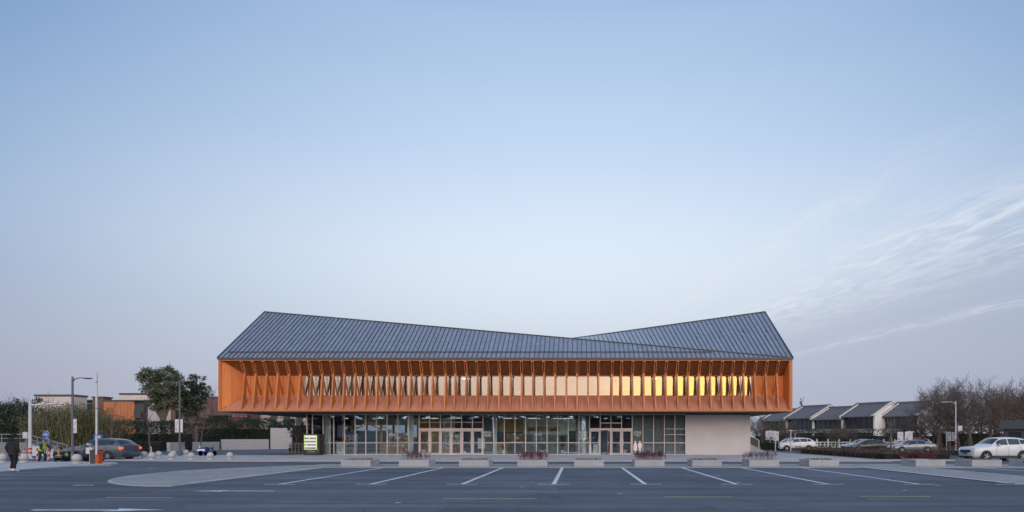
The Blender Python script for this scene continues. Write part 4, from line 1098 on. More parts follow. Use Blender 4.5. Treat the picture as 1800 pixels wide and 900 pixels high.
# blue round signs on one post
x, y = gp(83.5, 808.5, 0); sg = thing('road_sign_post', 'two blue round traffic signs on one post, the lower with a white arrow', 'traffic sign', (x, y, -.09))
MB().tube([(0,0,0), (0,0,za(757, y)+.09)], .035, 8).build('post', M['steel'], sg)
M['sign_blue'] = mat('sign_blue', (0.03, 0.12, 0.36), rough=.4)
for k, py in enumerate((763.2, 775.8)):
    zc = za(py, y)+.09; d = MB().lathe([(.235, 0), (.235, .02)], (-.08, -.07, zc), 24, axis='Y').build('sign_disc', M['sign_blue'], sg)
    MB().lathe([(.25, 0), (.25, .01)], (-.08, -.048, zc), 24, axis='Y').build('sign_rim', M['white'], sg)
    g = MB()
    if k:
        g.extrude([(-.25, -.076, zc-.03), (-.06, -.076, zc-.03), (-.06, -.076, zc-.09), (.09, -.076, zc), (-.06, -.076, zc+.09), (-.06, -.076, zc+.03), (-.25, -.076, zc+.03)], (0, .004, 0))
    else:
        for cx in (-.17, .02):
            ring = [(cx+.075*math.cos(a*math.pi/6), -.078, zc-.06+.075*math.sin(a*math.pi/6)) for a in range(13)]; g.tube(ring, .012, 4)
        g.tube([(-.17,-.078,zc-.06), (-.12,-.078,zc+.06), (-.02,-.078,zc+.05), (-.06,-.078,zc-.06), (-.12,-.078,zc+.06)], .012, 4); g.tube([(.02,-.078,zc-.06), (-.02,-.078,zc+.10), (.03,-.078,zc+.12)], .012, 4)
    g.build('symbol', M['white'], d, fixn=False)
x, y = gp(173, 806, 0); sg = thing('small_blue_sign', 'small blue plate sign on a post behind the grey car', 'traffic sign', (xa(173.5, 45.5), 45.5, -.09))
MB().tube([(0,0,0), (0,0,1.9)], .03, 8).build('post', M['steel'], sg); MB().box(-.35, .35, -.06, -.035, 1.5, 1.95).build('plate', M['sign_blue'], sg)
MB().extrude([(-.2, -.066, 1.70), (.05, -.066, 1.70), (.05, -.066, 1.62), (.22, -.066, 1.74), (.05, -.066, 1.86), (.05, -.066, 1.78), (-.2, -.066, 1.78)], (0, .004, 0)).build('symbol', M['white'], sg)

# red and white marker posts
M['marker_white'] = mat('marker_white', (.6, .6, .6), rough=.5)
for px, py, H, lab in ((65.5, 809.5, .95, 'red and white marker post left of the worker in the yellow vest'), (85.3, 808.8, .85, 'red and white marker post right of the worker in the yellow vest'),
                   (95.3, 806.0, .65, 'short red and white marker post beside the whitewashed trunk'), (42.5, 802.0, .75, 'red and white marker post left of the white gantry pole')):
    x, y = gp(px, py, 0); t = thing('marker_post', lab, 'bollard', (x, y, -.09), group='red and white marker posts')
    for k in range(5): MB().lathe([(.05, H*k/5), (.05, H*(k+1)/5)], (0,0,0), 10).build('band', M['red'] if k % 2 == 0 else M['marker_white'], t)
    MB().lathe([(.10, 0), (.10, .03)], (0,0,0), 10).build('foot', M['black'], t)
x, y = gp(63, 802, 0); wb = thing('water_barrier', 'white construction panel standing behind the worker in the yellow vest', 'panel', (x, y, -.09))
MB().box(-.35, .75, -.03, .03, .12, .95).build('board', M['offwhite'], wb)
for q in (-.3, .65): MB().box(q, q+.05, -.15, .15, 0, .14).build('foot', M['steel'], wb)

# railed platform at far left
pl = thing('raised_platform', 'grey walled platform with metal railings at the far left', 'platform', (-60, 56, -.09))
MB().box(-9, 5.7, 0, 9, 0, .09+za(778.5, 56)).build('wall', mat('render_grey', (.22, .215, .22), rough=.85, var=.1), pl)
zt = .09+za(778.5, 56)
for i in range(13):
    X = -9+i*1.22; MB().box(X-.03, X+.03, .02, .08, zt, zt+.85).build('rail_post', M['steel'], pl)
MB().box(-9, 5.7, .02, .08, zt+.82, zt+.88).build('handrail', M['steel'], pl); MB().box(-9, 5.7, .035, .065, zt+.42, zt+.46).build('mid_rail', M['steel'], pl)
MB().bar((5.7, .05, zt+.85), (9.6, .05, .95), .05, .05).build('stair_rail', M['steel'], pl); MB().bar((5.7, .05, zt+.42), (9.6, .05, .5), .04, .04).build('stair_rail', M['steel'], pl)
for q in (6.7, 7.7, 8.7, 9.6): 
    zz = zt+.85-(q-5.7)/3.9*(zt+.85-.95); MB().box(q-.025, q+.025, .03, .07, zz-.9, zz).build('rail_post', M['steel'], pl)
for i in range(6): MB().box(5.7+i*.62, 5.7+(i+1)*.62, .1, 1.8, 0, zt*(1-(i+1)/7)).build('step', M['kerb'], pl)

# low stone wall behind the lane at left
M['travertine'] = mat('pale_stone_wall', (0.46, 0.43, 0.415), rough=.85, var=.10, scale=1.5, stretch=(1, 1, 5), bump=.1)
sw = thing('stone_wall', 'low pale stone wall with a taller end before the dark hedge', 'wall', (-48.1, 67.0, -.09))
def wall_run(p, q, h, nm='wall_run', t=.4):
    a = Vector((p[0]+48.1, p[1]-67, 0)); b_ = Vector((q[0]+48.1, q[1]-67, 0)); d = (b_-a); l = d.length; d.normalize(); nrm = Vector((-d.y, d.x, 0))*t
    rows = max(2, int(round(h/.34)))
    for r in range(rows):
        z0, z1 = h*r/rows, h*(r+1)/rows; k = max(2, int(l/1.5)); off = .5 if r % 2 else 0
        cuts = [0]+[(i+off)/k for i in range(1, k)]+[1]
        for c0, c1 in zip(cuts[:-1], cuts[1:]):
            s0 = a+d*(l*c0+.008); s1 = a+d*(l*c1-.008)
            MB().extrude([s0+Vector((0,0,z0+.006)), s1+Vector((0,0,z0+.006)), s1+nrm+Vector((0,0,z0+.006)), s0+nrm+Vector((0,0,z0+.006))], (0, 0, z1-z0-.012)).build('stone_block', M['travertine'], sw, fixn=True)
wall_run((-48.1, 67), (-47.6, 75.5), 1.10); wall_run((-47.4, 75.6), (-43.5, 80.0), 1.42); wall_run((-43.3, 80.0), (-40.6, 80.6), 3.0)

# low metal gate and screens beside the vending machine
gt = thing('metal_barrier', 'low steel crowd barrier left of the vending machine', 'barrier', (xa(506.5, 53), 53.0, 0))
for X in (0, .33, .66, 1.0, 1.33): MB().tube([(X,0,0), (X,0,1.05)], .018, 6).build('upright', M['steel'], gt)
MB().tube([(0,0,1.05), (1.33,0,1.05)], .022, 6).build('top_rail', M['steel'], gt); MB().tube([(0,0,.25), (1.33,0,.25)], .018, 6).build('bottom_rail', M['steel'], gt)
fe = thing('reed_screen', 'dark reddish picket screen behind the crowd barrier', 'fence', (xa(511, 58), 58.0, 0))
for i in range(14): MB().box(i*.16, i*.16+.07, 0, .04, 0, 1.05+.1*(i % 3)).build('picket', M['bark_red'], fe)
for z in (.3, .8): MB().box(0, 2.2, .04, .08, z, z+.06).build('rail', M['bark_red'], fe)

# banner posts on the right
def banner_post(px, py, top, label, widths, seed):
    x, y = gp(px, py, -.09); t = thing('banner_post', label, 'banner', (x, y, -.09), group='banner posts on the right')
    H = za(top, y)+.09
    MB().tube([(0,0,0), (0,0,H)], .06, 8).build('post', M['offwhite'], t)
    MB().box(-.5, .5, -.03, .03, H-.15, H-.1).build('cross_bar', M['offwhite'], t)
    for a, b_ in widths: banner(t, H-1.25, H-.15, a, b_)
banner_post(1354, 792.4, 756, 'white banner post at the foot of the outside stair', ((-.6, -.08), (.0, .5)), 1)
banner_post(1363, 792.8, 757, 'white banner post second from the outside stair', ((-.2, .4),), 2)
banner_post(1390, 793.4, 755, 'plain white post in front of the white car by the stair', (), 3)
banner_post(1599, 793, 757, 'white banner post behind the grey saloon and red car', ((-1.5, -.8), (-.6, .35)), 4)
banner_post(1664, 792.5, 757.5, 'white double sign board left of the white street lamp', ((-.1, .55), (.62, 1.2)), 5)
banner_post(1397.5, 787, 760, 'short plain white post behind the white car by the stair', (), 6)
# ------------------------------------------------------------------ planting on the left
def gb(px, Y): return (xa(px, Y), Y, -.12)
for i, (px, Y, h, lab) in enumerate(((-14, 68, 6.2, 'dense dark evergreen tree at the left picture edge'), (16, 66, 6.4, 'dense dark evergreen tree behind the railed platform'), (46, 69, 6.6, 'dense dark evergreen tree behind the white gantry pole'))):
    leafy_tree('evergreen_tree', lab, gb(px, Y), 20+i, 2.2, .16, [(0,0,h*.55,2.0,1.8,h*.36), (.9,.3,h*.75,1.3,1.2,h*.22), (-1.0,-.2,h*.7,1.3,1.3,h*.25), (.2,-.6,h*.3,1.7,1.4,1.5)], 480, .18, 'leaf_dark', 'bark_dark', 'evergreen trees at far left')
def bamboo(px, Y, h, n, w, seed, label):
    t = thing('bamboo_clump', label, 'bamboo', gb(px, Y), group='bamboo clumps'); rnd = random.Random(seed); b = MB(); pts = []
    for i in range(n):
        x, y = rnd.gauss(0, w*.42), rnd.gauss(0, .6); hh = h*rnd.uniform(.72, 1.05); lx, ly = rnd.gauss(0, .5), rnd.gauss(0, .5)
        P = [Vector((x+lx*t_*t_, y+ly*t_*t_, hh*t_)) for t_ in (0, .35, .7, 1)]
        b.tube(P, [.028, .025, .018, .006], 4, cap=False)
        for k in range(120):
            t_ = rnd.uniform(.22, 1)**.8; q = Vector((x+lx*t_*t_, y+ly*t_*t_, hh*t_)); pts.append((q.x+rnd.gauss(0, .30), q.y+rnd.gauss(0, .30), q.z+rnd.gauss(0, .16)))
    b.build('culms', M['culm'], t)
    link('foliage', leaf_mesh('foliage', pts, .24, seed, M['leaf_bamboo'], .22), t)
for i, (px, Y, h, lab) in enumerate(((66, 63, 4.6, 'yellowish bamboo clump right of the white gantry pole'), (90, 61, 4.9, 'bamboo clump behind the whitewashed young tree'), (112, 62, 5.4, 'bamboo clump left of the street lamp'), (134, 61, 5.2, 'tall bamboo clump right of the street lamp'),
                         (155, 63, 5.4, 'bamboo clump left of the raised boom'), (178, 62, 4.6, 'bamboo clump right of the raised boom'), (203, 64, 4.2, 'low bamboo clump below the orange clad house'))):
    bamboo(px, Y, h, 30, 1.9, 40+i, lab)
hedge_mass('shrub_bank', 'dark shrub bank under the bamboo at far left', 'shrubs', [(-72, 66.5), (-60, 65.5), (-51.5, 66.5)], 2.4, .05, 1.7, 95, .16, 'leaf_hedge', 61)
hedge_mass('laurel_hedge', 'tall dark laurel hedge behind the grey car and young tree', 'hedge', [(-56, 68.5), (-52, 69.5), (-47.8, 70)], 2.6, .05, 3.3, 95, .19, 'leaf_hedge', 62)
hedge_mass('clipped_hedge', 'tall dark clipped hedge above the low stone wall', 'hedge', [(-50.5, 76), (-47.5, 81.5), (-41.8, 84)], 2.6, .9, 4.0, 120, .17, 'leaf_hedge', 63)
hedge_mass('ivy_hedge', 'low green hedge at the foot of the laurel hedge', 'hedge', [(-54.5, 66.0), (-48.6, 66.2)], 1.0, .0, 1.1, 330, .10, 'leaf_dark', 64)
# two big evergreens
leafy_tree('camphor_tree', 'big old evergreen tree with a wide flat crown beside the street lamp', gb(287, 78), 71, 4.4, .34,
  [(-1.7,0,10.0,1.6,1.5,1.15), (.2,.2,10.2,1.7,1.5,1.2), (1.5,0,9.2,1.2,1.3,1.3), (-1.2,.1,8.2,1.5,1.4,1.3), (.4,-.3,7.8,1.7,1.5,1.4), (-.9,0,6.3,1.2,1.2,1.0), (1.3,.2,6.4,1.2,1.2,1.1), (-2.4,0,10.3,.9,.9,.6)], 1000, .21, 'leaf_camphor', 'bark', limbs=14)
leafy_tree('camphor_tree', 'dark evergreen tree with rounded lobes right of the big old tree', gb(338, 80), 72, 4.2, .26,
  [(.7,0,9.6,1.0,1.0,1.1), (1.6,.2,8.2,1.1,1.0,.95), (-.8,0,8.4,1.4,1.2,1.3), (.2,.3,7.3,1.5,1.3,1.2), (1.2,0,6.4,1.0,1.0,.9), (-1.4,-.2,6.8,1.2,1.1,1.1), (-.2,0,5.6,1.3,1.2,.9)], 1100, .20, 'leaf_dark', 'bark_dark', limbs=10)
# bare young trees with whitewashed trunks
def young_tree(px, py, top, seed, label, spread=1.0, lv=3):
    x, y = gp(px, py, -.09); h = za(top, y)+.1; t = thing('young_bare_tree', label, 'tree', (x, y, -.09), group='bare young trees with whitewashed trunks')
    link('trunk', branch_mesh('trunk', seed, h, .085, lv, spread, M['bark'], first=.30, kids_n=(9, 5, 4), twig=.006, ratio=.40), t)
    MB().lathe([(.108, 0), (.10, .45), (.098, .75)], (0,0,0), 10).build('whitewash', M['lime'], t)
young_tree(91.5, 805, 692, 3, 'bare young tree with whitewashed foot right of the blue signs', 1.2)
young_tree(265, 798, 700, 4, 'bare young tree with whitewashed foot behind the stone balls', 1.0)
young_tree(351, 794, 688, 5, 'bare bushy young tree with whitewashed foot behind the blue tricycle', 1.25)
young_tree(371.5, 788, 692, 6, 'bare young tree with whitewashed foot before the step of the stone wall', 1.1)
young_tree(197, 800, 705, 8, 'slim bare tree right of the raised boom, below the orange clad house', .9)
ct = thing('bare_crown_tree', 'pointed bare tree top above the evergreens at far left', 'tree', gb(45, 95)); link('trunk', branch_mesh('trunk', 11, za(684, 95), .14, 2, .9, M['bark_dark'], first=.45, kids_n=(14, 6), ratio=.25), ct)
for i, (px, Y, top, lab) in enumerate(((18, 90, 690, 'bare tree crown above the evergreens at the left edge'), (97, 92, 690, 'bare tree crown before the leftmost pale house'), (372, 95, 676, 'thin bare tree crown left of the timber building'))):
    t = thing('bare_crown_tree', lab, 'tree', gb(px, Y)); link('trunk', branch_mesh('trunk', 30+i, za(top, Y), .13, 3, 1.0, M['bark_dark'], first=.4, kids_n=(8, 5, 4), ratio=.42), t)
# shrubs between wall and building
leafy_tree('small_evergreen', 'dark small evergreen tree behind the vending machine', gb(522, 62), 75, 1.8, .08, [(0,0,2.9,1.0,.9,1.0), (.6,0,2.2,.8,.8,.8), (-.5,0,2.3,.7,.7,.7)], 520, .13, 'leaf_dark', 'bark_red', limbs=8)
hedge_mass('low_shrubs', 'low dark shrubs at the foot of the small evergreen', 'shrubs', [(xa(508, 60), 60), (xa(536, 60), 60.5)], 1.0, 0, .8, 300, .10, 'leaf_brown', 76)
hedge_mass('far_shrubs', 'grey green bare shrubs behind the clipped hedge', 'shrubs', [(-50, 92), (-38, 94)], 2.0, 1.0, 5.2, 30, .2, 'leaf_brown', 77)
MB_ = MB(); 
gs = thing('grass_patch', 'small grass patch beside the lane at the foot of the young trees', 'grass', (xa(377, 80), 80, -.09)); rs = np.random.RandomState(3)
link('blades', leaf_mesh('blades', np.stack([rs.normal(0, .8, 900), rs.normal(0, 2.0, 900), np.abs(rs.normal(0, .1, 900))], axis=1), .2, 3, M['leaf_warm'], .2, up=1.2), gs)

# ------------------------------------------------------------------ houses on the left
M['house_stone'] = mat('pale_travertine', (0.62, 0.54, 0.50), rough=.85, var=.06, scale=1.0, stretch=(.6, .6, 6))
M['house_dark'] = mat('dark_coping', (0.06, 0.062, 0.07), rough=.6)
M['house_brick'] = mat('brown_brick', (0.17, 0.095, 0.075), rough=.85, var=.15, scale=2, stretch=(1, 1, 5))
M['house_orange'] = mat('orange_cladding', (0.46, 0.16, 0.062), rough=.6, var=.12, scale=1.2, stretch=(4, 4, .4))
M['house_glass'] = mat('dark_window', (0.03, 0.036, 0.045), rough=.08, spec=.8)
def flat_house(name, label, px0, px1, top, Y, depth, m, coping=.35, floor=-.12):
    x0, x1 = xa(px0, Y), xa(px1, Y); zt = za(top, Y); t = thing(name, label, 'house', ((x0+x1)/2, Y, floor)); w = (x1-x0)/2
    MB().box(-w, w, 0, depth, 0, zt-floor-coping).build('wall', M[m], t)
    MB().box(-w-.15, w+.15, -.15, depth+.15, zt-floor-coping, zt-floor).build('coping', M['house_dark'], t)
    return t, w, zt-floor
def course_lines(t, w, z0, z1, m, n):
    for i in range(n):
        z = z0+(z1-z0)*i/n; MB().box(-w+.02, w-.02, -.03, -.003, z+.02, z+(z1-z0)/n-.02).build('stone_course', M[m], t)
t, w, z = flat_house('stone_house', 'pale stone house with dark coping behind the bamboo at left', 62, 130, 693.5, 112, 3, 'house_stone'); course_lines(t, w, z-3.6, z-.4, 'house_stone', 6)
for q in (-2.4, 1.2): MB().box(q, q+1.2, -.06, -.04, 2.2, 4.2).build('window', M['house_glass'], t)
t, w, z = flat_house('link_building', 'low glazed link with a dark roof between the two pale stone houses', 129, 166, 702.5, 118, 2, 'house_dark', .3)
MB().box(-w, w, -.05, -.02, z-2.0, z-.5).build('window', M['house_glass'], t); MB().box(-w, w, -.10, -.06, z-.95, z-.7).build('roof_rail', M['steel'], t)
t, w, z = flat_house('brick_tower', 'brown brick stair tower beside the orange clad house', 163, 182, 697, 113, 2, 'house_brick', .3)
t, w, z = flat_house('orange_clad_house', 'flat roofed house clad in orange timber above the bamboo', 182.5, 237, 703, 110, 1.2, 'house_orange', .28)
n_ = 9
for i in range(n_): MB().box(-w+2*w*i/n_+.02, -w+2*w*(i+1)/n_-.02, -.06, -.003, z-3.3, z-.32).build('cladding_board', M['house_orange'], t)
MB().box(w+.0, w+1.6, .2, 1.2, 0, z-.29).build('recess_wall', M['house_dark'], t); MB().box(w-.2, w+2.2, -.6, 1.0, z-.26, z-.02).build('roof_canopy', M['house_dark'], t)
MB().box(w+.2, w+1.5, -.5, -.42, z-3.3, z-1.9).build('balcony_screen', M['darkgrey'], t); MB().box(w+.1, w+1.6, -.6, .2, z-3.5, z-3.3).build('balcony_slab', M['house_dark'], t)
t, w, z = flat_house('stone_house', 'large pale stone house with dark coping behind the big old tree', 211, 302, 691, 121, 6, 'house_stone'); course_lines(t, w, z-7.2, z-.4, 'house_stone', 11)
t, w, z = flat_house('brick_house', 'brown brick house half hidden by the evergreen tree', 300, 368, 700.5, 118, 3, 'house_brick', .25)
for q in (-3.0, -1.1, .8): MB().box(q, q+1.3, -.05, -.02, z-4.6, z-2.4).build('window', M['house_glass'], t)
MB().box(-w-.2, w+.4, -.8, -.01, z-5.2, z-4.95).build('canopy', M['house_dark'], t)
t, w, z = flat_house('brick_house', 'brown brick house showing left of and below the timber building', 366, 440, 697, 100, 3, 'house_brick', .25)
MB().box(-w-.1, w+.1, -1.3, -.01, za(731, 100)+.12, za(729, 100)+.12).build('canopy', M['house_dark'], t)
for q in (-3.2, -1.6, 0): MB().box(q, q+1.1, -.05, -.02, 1.2, 3.6).build('window', M['house_glass'], t)
t, w, z = flat_house('stone_house', 'pale stone facade with tall grey windows seen under the overhang', 432, 545, 712, 104, 3, 'house_stone'); course_lines(t, w, 3.2, z-.4, 'house_stone', 9)
M['curtain_glass'] = mat('grey_green_glass', (0.10, 0.125, 0.11), rough=.12, spec=.7)
for px in (476, 499, 521): 
    q = xa(px, 104)-t.location.x; MB().box(q-.05, q+1.2, -.08, -.035, 1.8, 6.4).build('window', M['curtain_glass'], t)
# red sign over the hedge
sg = thing('roof_sign', 'dark red signboard with outlined characters over the clipped hedge', 'sign', (xa(421, 92), 92, -.1)); zc = za(730, 92)
MB().box(-1.35, 1.30, 0, .15, zc-.50, zc+.62).build('board', mat('sign_red', (.14, .035, .035), rough=.6), sg)
MB().box(-.6, .6, .02, .14, 0, zc-.50).build('pier', M['house_brick'], sg)
lettering('品川工三', .62, (0, -.02, zc+.06), sg, m=mat('sign_letter', (.45, .32, .30), rough=.6))

# ------------------------------------------------------------------ row houses on the right
M['white_wall'] = mat('white_render', (0.74, 0.73, 0.73), rough=.85, var=.05, scale=.5)
M['roof_tile'] = mat('grey_roof_tile', (0.125, 0.128, 0.135), rough=.7, var=.15, scale=5, stretch=(6, 1, 1))
TH = R(-55)
def row_house(rx, ry, label, W=7.6, D=8.0, ze=6.45, zr=9.6):
    """side-gabled house; origin under the right end of its ridge"""
    t = thing('row_house', label, 'house', (rx, ry, -.12), TH, group='grey roofed row houses')
    g = [(0, -D+.9, 0), (0, D-.9, 0), (0, D-.9, ze+.35), (0, 0, zr-.05), (0, -D+.9, ze+.35)]
    MB().extrude(g, (-.35, 0, 0)).build('gable_wall', M['white_wall'], t, fixn=True)
    MB().extrude([(p[0]-W, p[1], p[2]) for p in g], (-.35, 0, 0)).build('gable_wall', M['white_wall'], t, fixn=True)
    s = (zr-ze)/D
    rf = MB().extrude([(0, -D, ze), (0, 0, zr), (0, D, ze), (0, D, ze-.2), (0, 0, zr-.25), (0, -D, ze-.2)], (-W, 0, 0)).build('roof', M['roof_tile'], t, fixn=True)
    for i in range(15):
        x = -W+.25+i*(W-.5)/14; MB().bar((x, -D, ze+.03), (x, 0, zr+.03), .12, .05).build('tile_rib', M['roof_tile'], rf)
    MB().box(-W+.1, -.1, -.22, .22, zr-.05, zr+.42).build('ridge_wall', M['roof_tile'], rf)
    for x in (-.17, -W-.17):
        MB().bar((x, -D-.1, ze+.18), (x, 0, zr+.2), .46, .34).build('verge_wall', M['white_wall'], rf); MB().bar((x, -D-.15, ze+.40), (x, 0, zr+.43), .58, .12).build('verge_coping', M['roof_tile'], rf)
        MB().bar((x, 0, zr+.2), (x, D+.1, ze+.18), .46, .34).build('verge_wall', M['white_wall'], rf); MB().bar((x, 0, zr+.43), (x, D+.15, ze+.40), .58, .12).build('verge_coping', M['roof_tile'], rf)
    MB().box(-W, -.35, -D+1.5, -D+1.7, 3.1, ze+.2).build('glazing', M['house_glass'], t)
    for i in range(6): MB().box(-W+.3+i*1.25, -W+.38+i*1.25, -D+1.4, -D+1.48, 3.1, ze).build('window_bar', M['darkgrey'], t)
    MB().box(-W-.2, -.3, -D+.3, -D+.45, 2.7, 3.6).build('balcony_band', mat('balcony_grey', (.26, .26, .27), rough=.8) if 'balcony_grey' not in bpy.data.materials else bpy.data.materials['balcony_grey'], t)
    MB().box(-W, -.35, -D+1.2, -D+1.35, 0, 2.7).build('ground_floor_wall', M['house_dark'], t)
    for q in (-W+.8, -W+3.4): MB().box(q, q+1.6, -D+1.1, -D+1.16, .1, 2.3).build('door', M['house_glass'], t)
    MB().box(.0, .06, .8, 1.7, 5.6, 6.6).build('gable_window', M['house_glass'], t)
row_house(59.4, 150.2, 'row house half hidden right behind the timber building', zr=9.0, ze=6.0)
row_house(63.7, 144.0, 'row house with the conifer at its left roof edge')
row_house(68.0, 137.8, 'lower row house between the conifer house and the white gable house', zr=9.0, ze=6.0)
row_house(72.3, 131.6, 'row house with the large white gable in full view')
row_house(79.9, 127.7, 'rightmost row house, half hidden by the bare trees')
# white stone balustrade before the houses
ba = thing('stone_balustrade', 'long white stone balustrade before the row houses', 'balustrade', (xa(1436, 92), 92, -.12))
pm = MB().box(-.11, .11, -.11, .11, 0, 1.2).mesh('post', M['white']); pc = MB().lathe([(.12, 1.2), (.14, 1.28), (.05, 1.42), (0, 1.46)], (0,0,0), 8).mesh('post_cap', M['white'])
rm = MB(); rm.box(.11, 1.69, -.05, .05, .86, .98); rm.box(.11, 1.69, -.05, .05, .45, .54); rm.box(.11, 1.69, -.07, .07, 0, .22); rm.box(.5, .62, -.04, .04, .22, .86); rm.box(1.18, 1.30, -.04, .04, .22, .86); rail_me = rm.mesh('rail_panel', M['white'])
for i in range(17):
    link('post', pm, ba, (i*1.8, 0, 0)); link('post_cap', pc, ba, (i*1.8, 0, 0))
    if i < 16: link('rail_panel', rail_me, ba, (i*1.8, 0, 0))
# dark gatehouse at the right edge
gh = thing('gatehouse', 'dark grey flat roofed kiosk cut by the right edge', 'kiosk', (xa(1758, 58), 58, -.12), R(-37))
MB().box(.25, 9, .4, 6, 0, 2.55).build('wall', M['darkgrey'], gh); MB().box(0, 9.3, 0, 6.3, 2.55, 3.45).build('roof_fascia', mat('slate_fascia', (.05, .058, .07), rough=.5), gh)
for z in (.5, 1.0, 1.5, 2.0): MB().box(.26, 9, .37, .398, z, z+.46).build('cladding_board', M['darkgrey'], gh)
MB().box(.7, 1.7, .33, .365, 1.2, 2.3).build('window', M['house_glass'], gh); MB().box(3.0, 4.4, .33, .365, 1.0, 2.3).build('window', M['house_glass'], gh); MB().box(.1, .18, .1, .18, 0, 2.55).build('post', M['darksteel'], gh)

# ------------------------------------------------------------------ planting on the right
hedge_mass('brown_hedge', 'long low brown winter hedge right of the terrace', 'hedge', [(23.2, 42.0), (23.2, 57.8)], 2.6, .0, .66, 330, .085, 'leaf_brown', 81, top_var=.12)
hedge_mass('brown_hedge', 'end of the low brown hedge bed behind the red shrub', 'hedge', [(24.6, 42.6), (27.6, 42.6)], 1.4, .0, .62, 330, .085, 'leaf_brown', 82, top_var=.12)
hedge_mass('brown_hedge', 'separate low brown hedge in front of the white street lamp', 'hedge', [(31.0, 50.5), (34.2, 50.5)], 1.8, .0, .75, 300, .09, 'leaf_brown', 83, top_var=.12)
slab('hedge_bed', [(21.75, 41.2), (28.4, 41.2), (28.4, 43.6), (24.7, 44.2), (24.7, 58.4), (21.75, 58.4)], .02, .11, M['soil'], kerb=.12)
BT = [branch_mesh('branches', 101, 9.6, .24, 4, 1.15, M['bark_dark'], first=.30, kids_n=(9, 6, 5, 5), twig=.009, ratio=.66, lead=.52),
      branch_mesh('branches', 102, 9.6, .22, 4, 1.2, M['bark_dark'], first=.28, kids_n=(10, 6, 5, 5), twig=.009, ratio=.64, lead=.52),
      branch_mesh('branches', 103, 9.6, .20, 4, 1.1, M['bark_red'], first=.25, kids_n=(10, 6, 5, 5), twig=.009, ratio=.62, lead=.55)]
BTH = [max(v.co.z for v in m.vertices) for m in BT]
TREES = [(1648, 70, 667, 0, 'bare tree left of the white street lamp'), (1668, 76, 654, 1, 'tall bare tree right behind the white street lamp'), (1706, 68, 657, 0, 'wide bare tree above the front of the near white car'),
         (1738, 74, 655, 1, 'tall bare tree above the windscreen of the near white car'), (1768, 66, 662, 2, 'reddish bare tree left of the dark gatehouse'), (1797, 72, 660, 1, 'bare tree behind the dark gatehouse at the edge'),
         (1622, 74, 700, 0, 'smaller bare tree right of the rightmost row house'), (1725, 84, 685, 2, 'reddish bare tree in the second row behind'), (1782, 84, 678, 2, 'reddish bare tree far behind the gatehouse'),
         (1690, 88, 690, 2, 'reddish small bare tree behind the street lamp'), (1340, 84, 722, 2, 'reddish bare tree right behind the outside stair'), (1388, 90, 728, 2, 'bare tree behind the twin banner posts'),
         (1332, 100, 726, 0, 'bare tree far behind the outside stair'), (1470, 84, 737, 2, 'small reddish bare tree before the third row house'), (1578, 84, 728, 0, 'bare tree right of the large white gable'), (1500, 88, 742, 2, 'small bare tree left of the large white gable'),
         (1655, 82, 672, 2, 'reddish bare tree between the two leftmost tall bare trees'), (1752, 90, 668, 0, 'bare tree in the back row above the roof of the near white car'), (1812, 66, 664, 0, 'bare tree leaning in from the right picture edge'), (1685, 80, 662, 1, 'bare tree in the back row right of the white street lamp')]
for i, (px, Y, top, k, lab) in enumerate(TREES):
    t = thing('bare_tree', lab, 'tree', gb(px, Y), rz=i*1.3, group='bare trees on the right'); s = (za(top, Y)+.12)/BTH[k]
    o = link('trunk', BT[k], t); o.scale = (s*(1.0 if Y < 80 else 1.15), s*(1.0 if Y < 80 else 1.15), s)
leafy_tree('broadleaf_tree', 'small yellow green tree beside the outside stair', gb(1366, 76), 91, 1.9, .09, [(0,0,2.9,1.25,1.1,.95), (-.5,0,2.4,.8,.8,.7), (.6,0,2.5,.8,.8,.7)], 420, .14, 'leaf_warm', 'bark', limbs=8)
leafy_tree('broadleaf_tree', 'dark leafy tree before the rightmost row house', gb(1618, 78), 92, 2.0, .14, [(0,0,3.6,1.8,1.5,1.4), (-1.2,0,2.6,1.2,1.1,1.1), (1.1,0,2.9,1.2,1.1,1.2)], 130, .2, 'leaf_brown', 'bark_dark', limbs=10)
leafy_tree('broadleaf_tree', 'greenish leafy tree left of the white street lamp', gb(1640, 74), 93, 2.0, .12, [(0,0,3.2,1.3,1.2,1.6), (.8,0,2.4,.9,.9,1.0)], 110, .2, 'leaf_dark', 'bark_dark', limbs=10)
leafy_tree('conifer', 'slender dark conifer rising behind the row house roofs', gb(1410, 170), 94, 9.0, .2, [(0,0,13.0,.55,.55,1.0), (0,0,11.6,1.1,1.1,1.0), (0,0,10.2,1.5,1.5,1.0), (0,0,8.8,1.8,1.8,1.0)], 60, .35, 'leaf_brown', 'bark_dark')
hedge_mass('far_hedge', 'dark evergreen hedge along the foot of the row houses', 'hedge', [(xa(1330, 98), 98), (xa(1436, 100), 100), (xa(1560, 100), 100), (xa(1720, 96), 96)], 1.8, .2, 2.9, 26, .26, 'leaf_hedge', 95)
hedge_mass('stair_shrubs', 'dark shrubs at the foot of the banner posts by the stair', 'shrubs', [(xa(1338, 72), 72), (xa(1372, 71), 71)], 1.4, 0, 1.5, 120, .13, 'leaf_dark', 96)
hedge_mass('back_thicket', 'brown thicket of shrubs behind the bare trees', 'shrubs', [(xa(1640, 86), 86), (xa(1800, 82), 82), (xa(1900, 82), 82)], 2.6, .0, 3.6, 28, .22, 'leaf_brown', 97)
hedge_mass('reed_hedge', 'tall tan reed hedge before the third row house', 'hedge', [(xa(1452, 94), 94.5), (xa(1492, 94), 94.5)], 1.0, .2, 2.6, 90, .2, 'leaf_bamboo', 98)
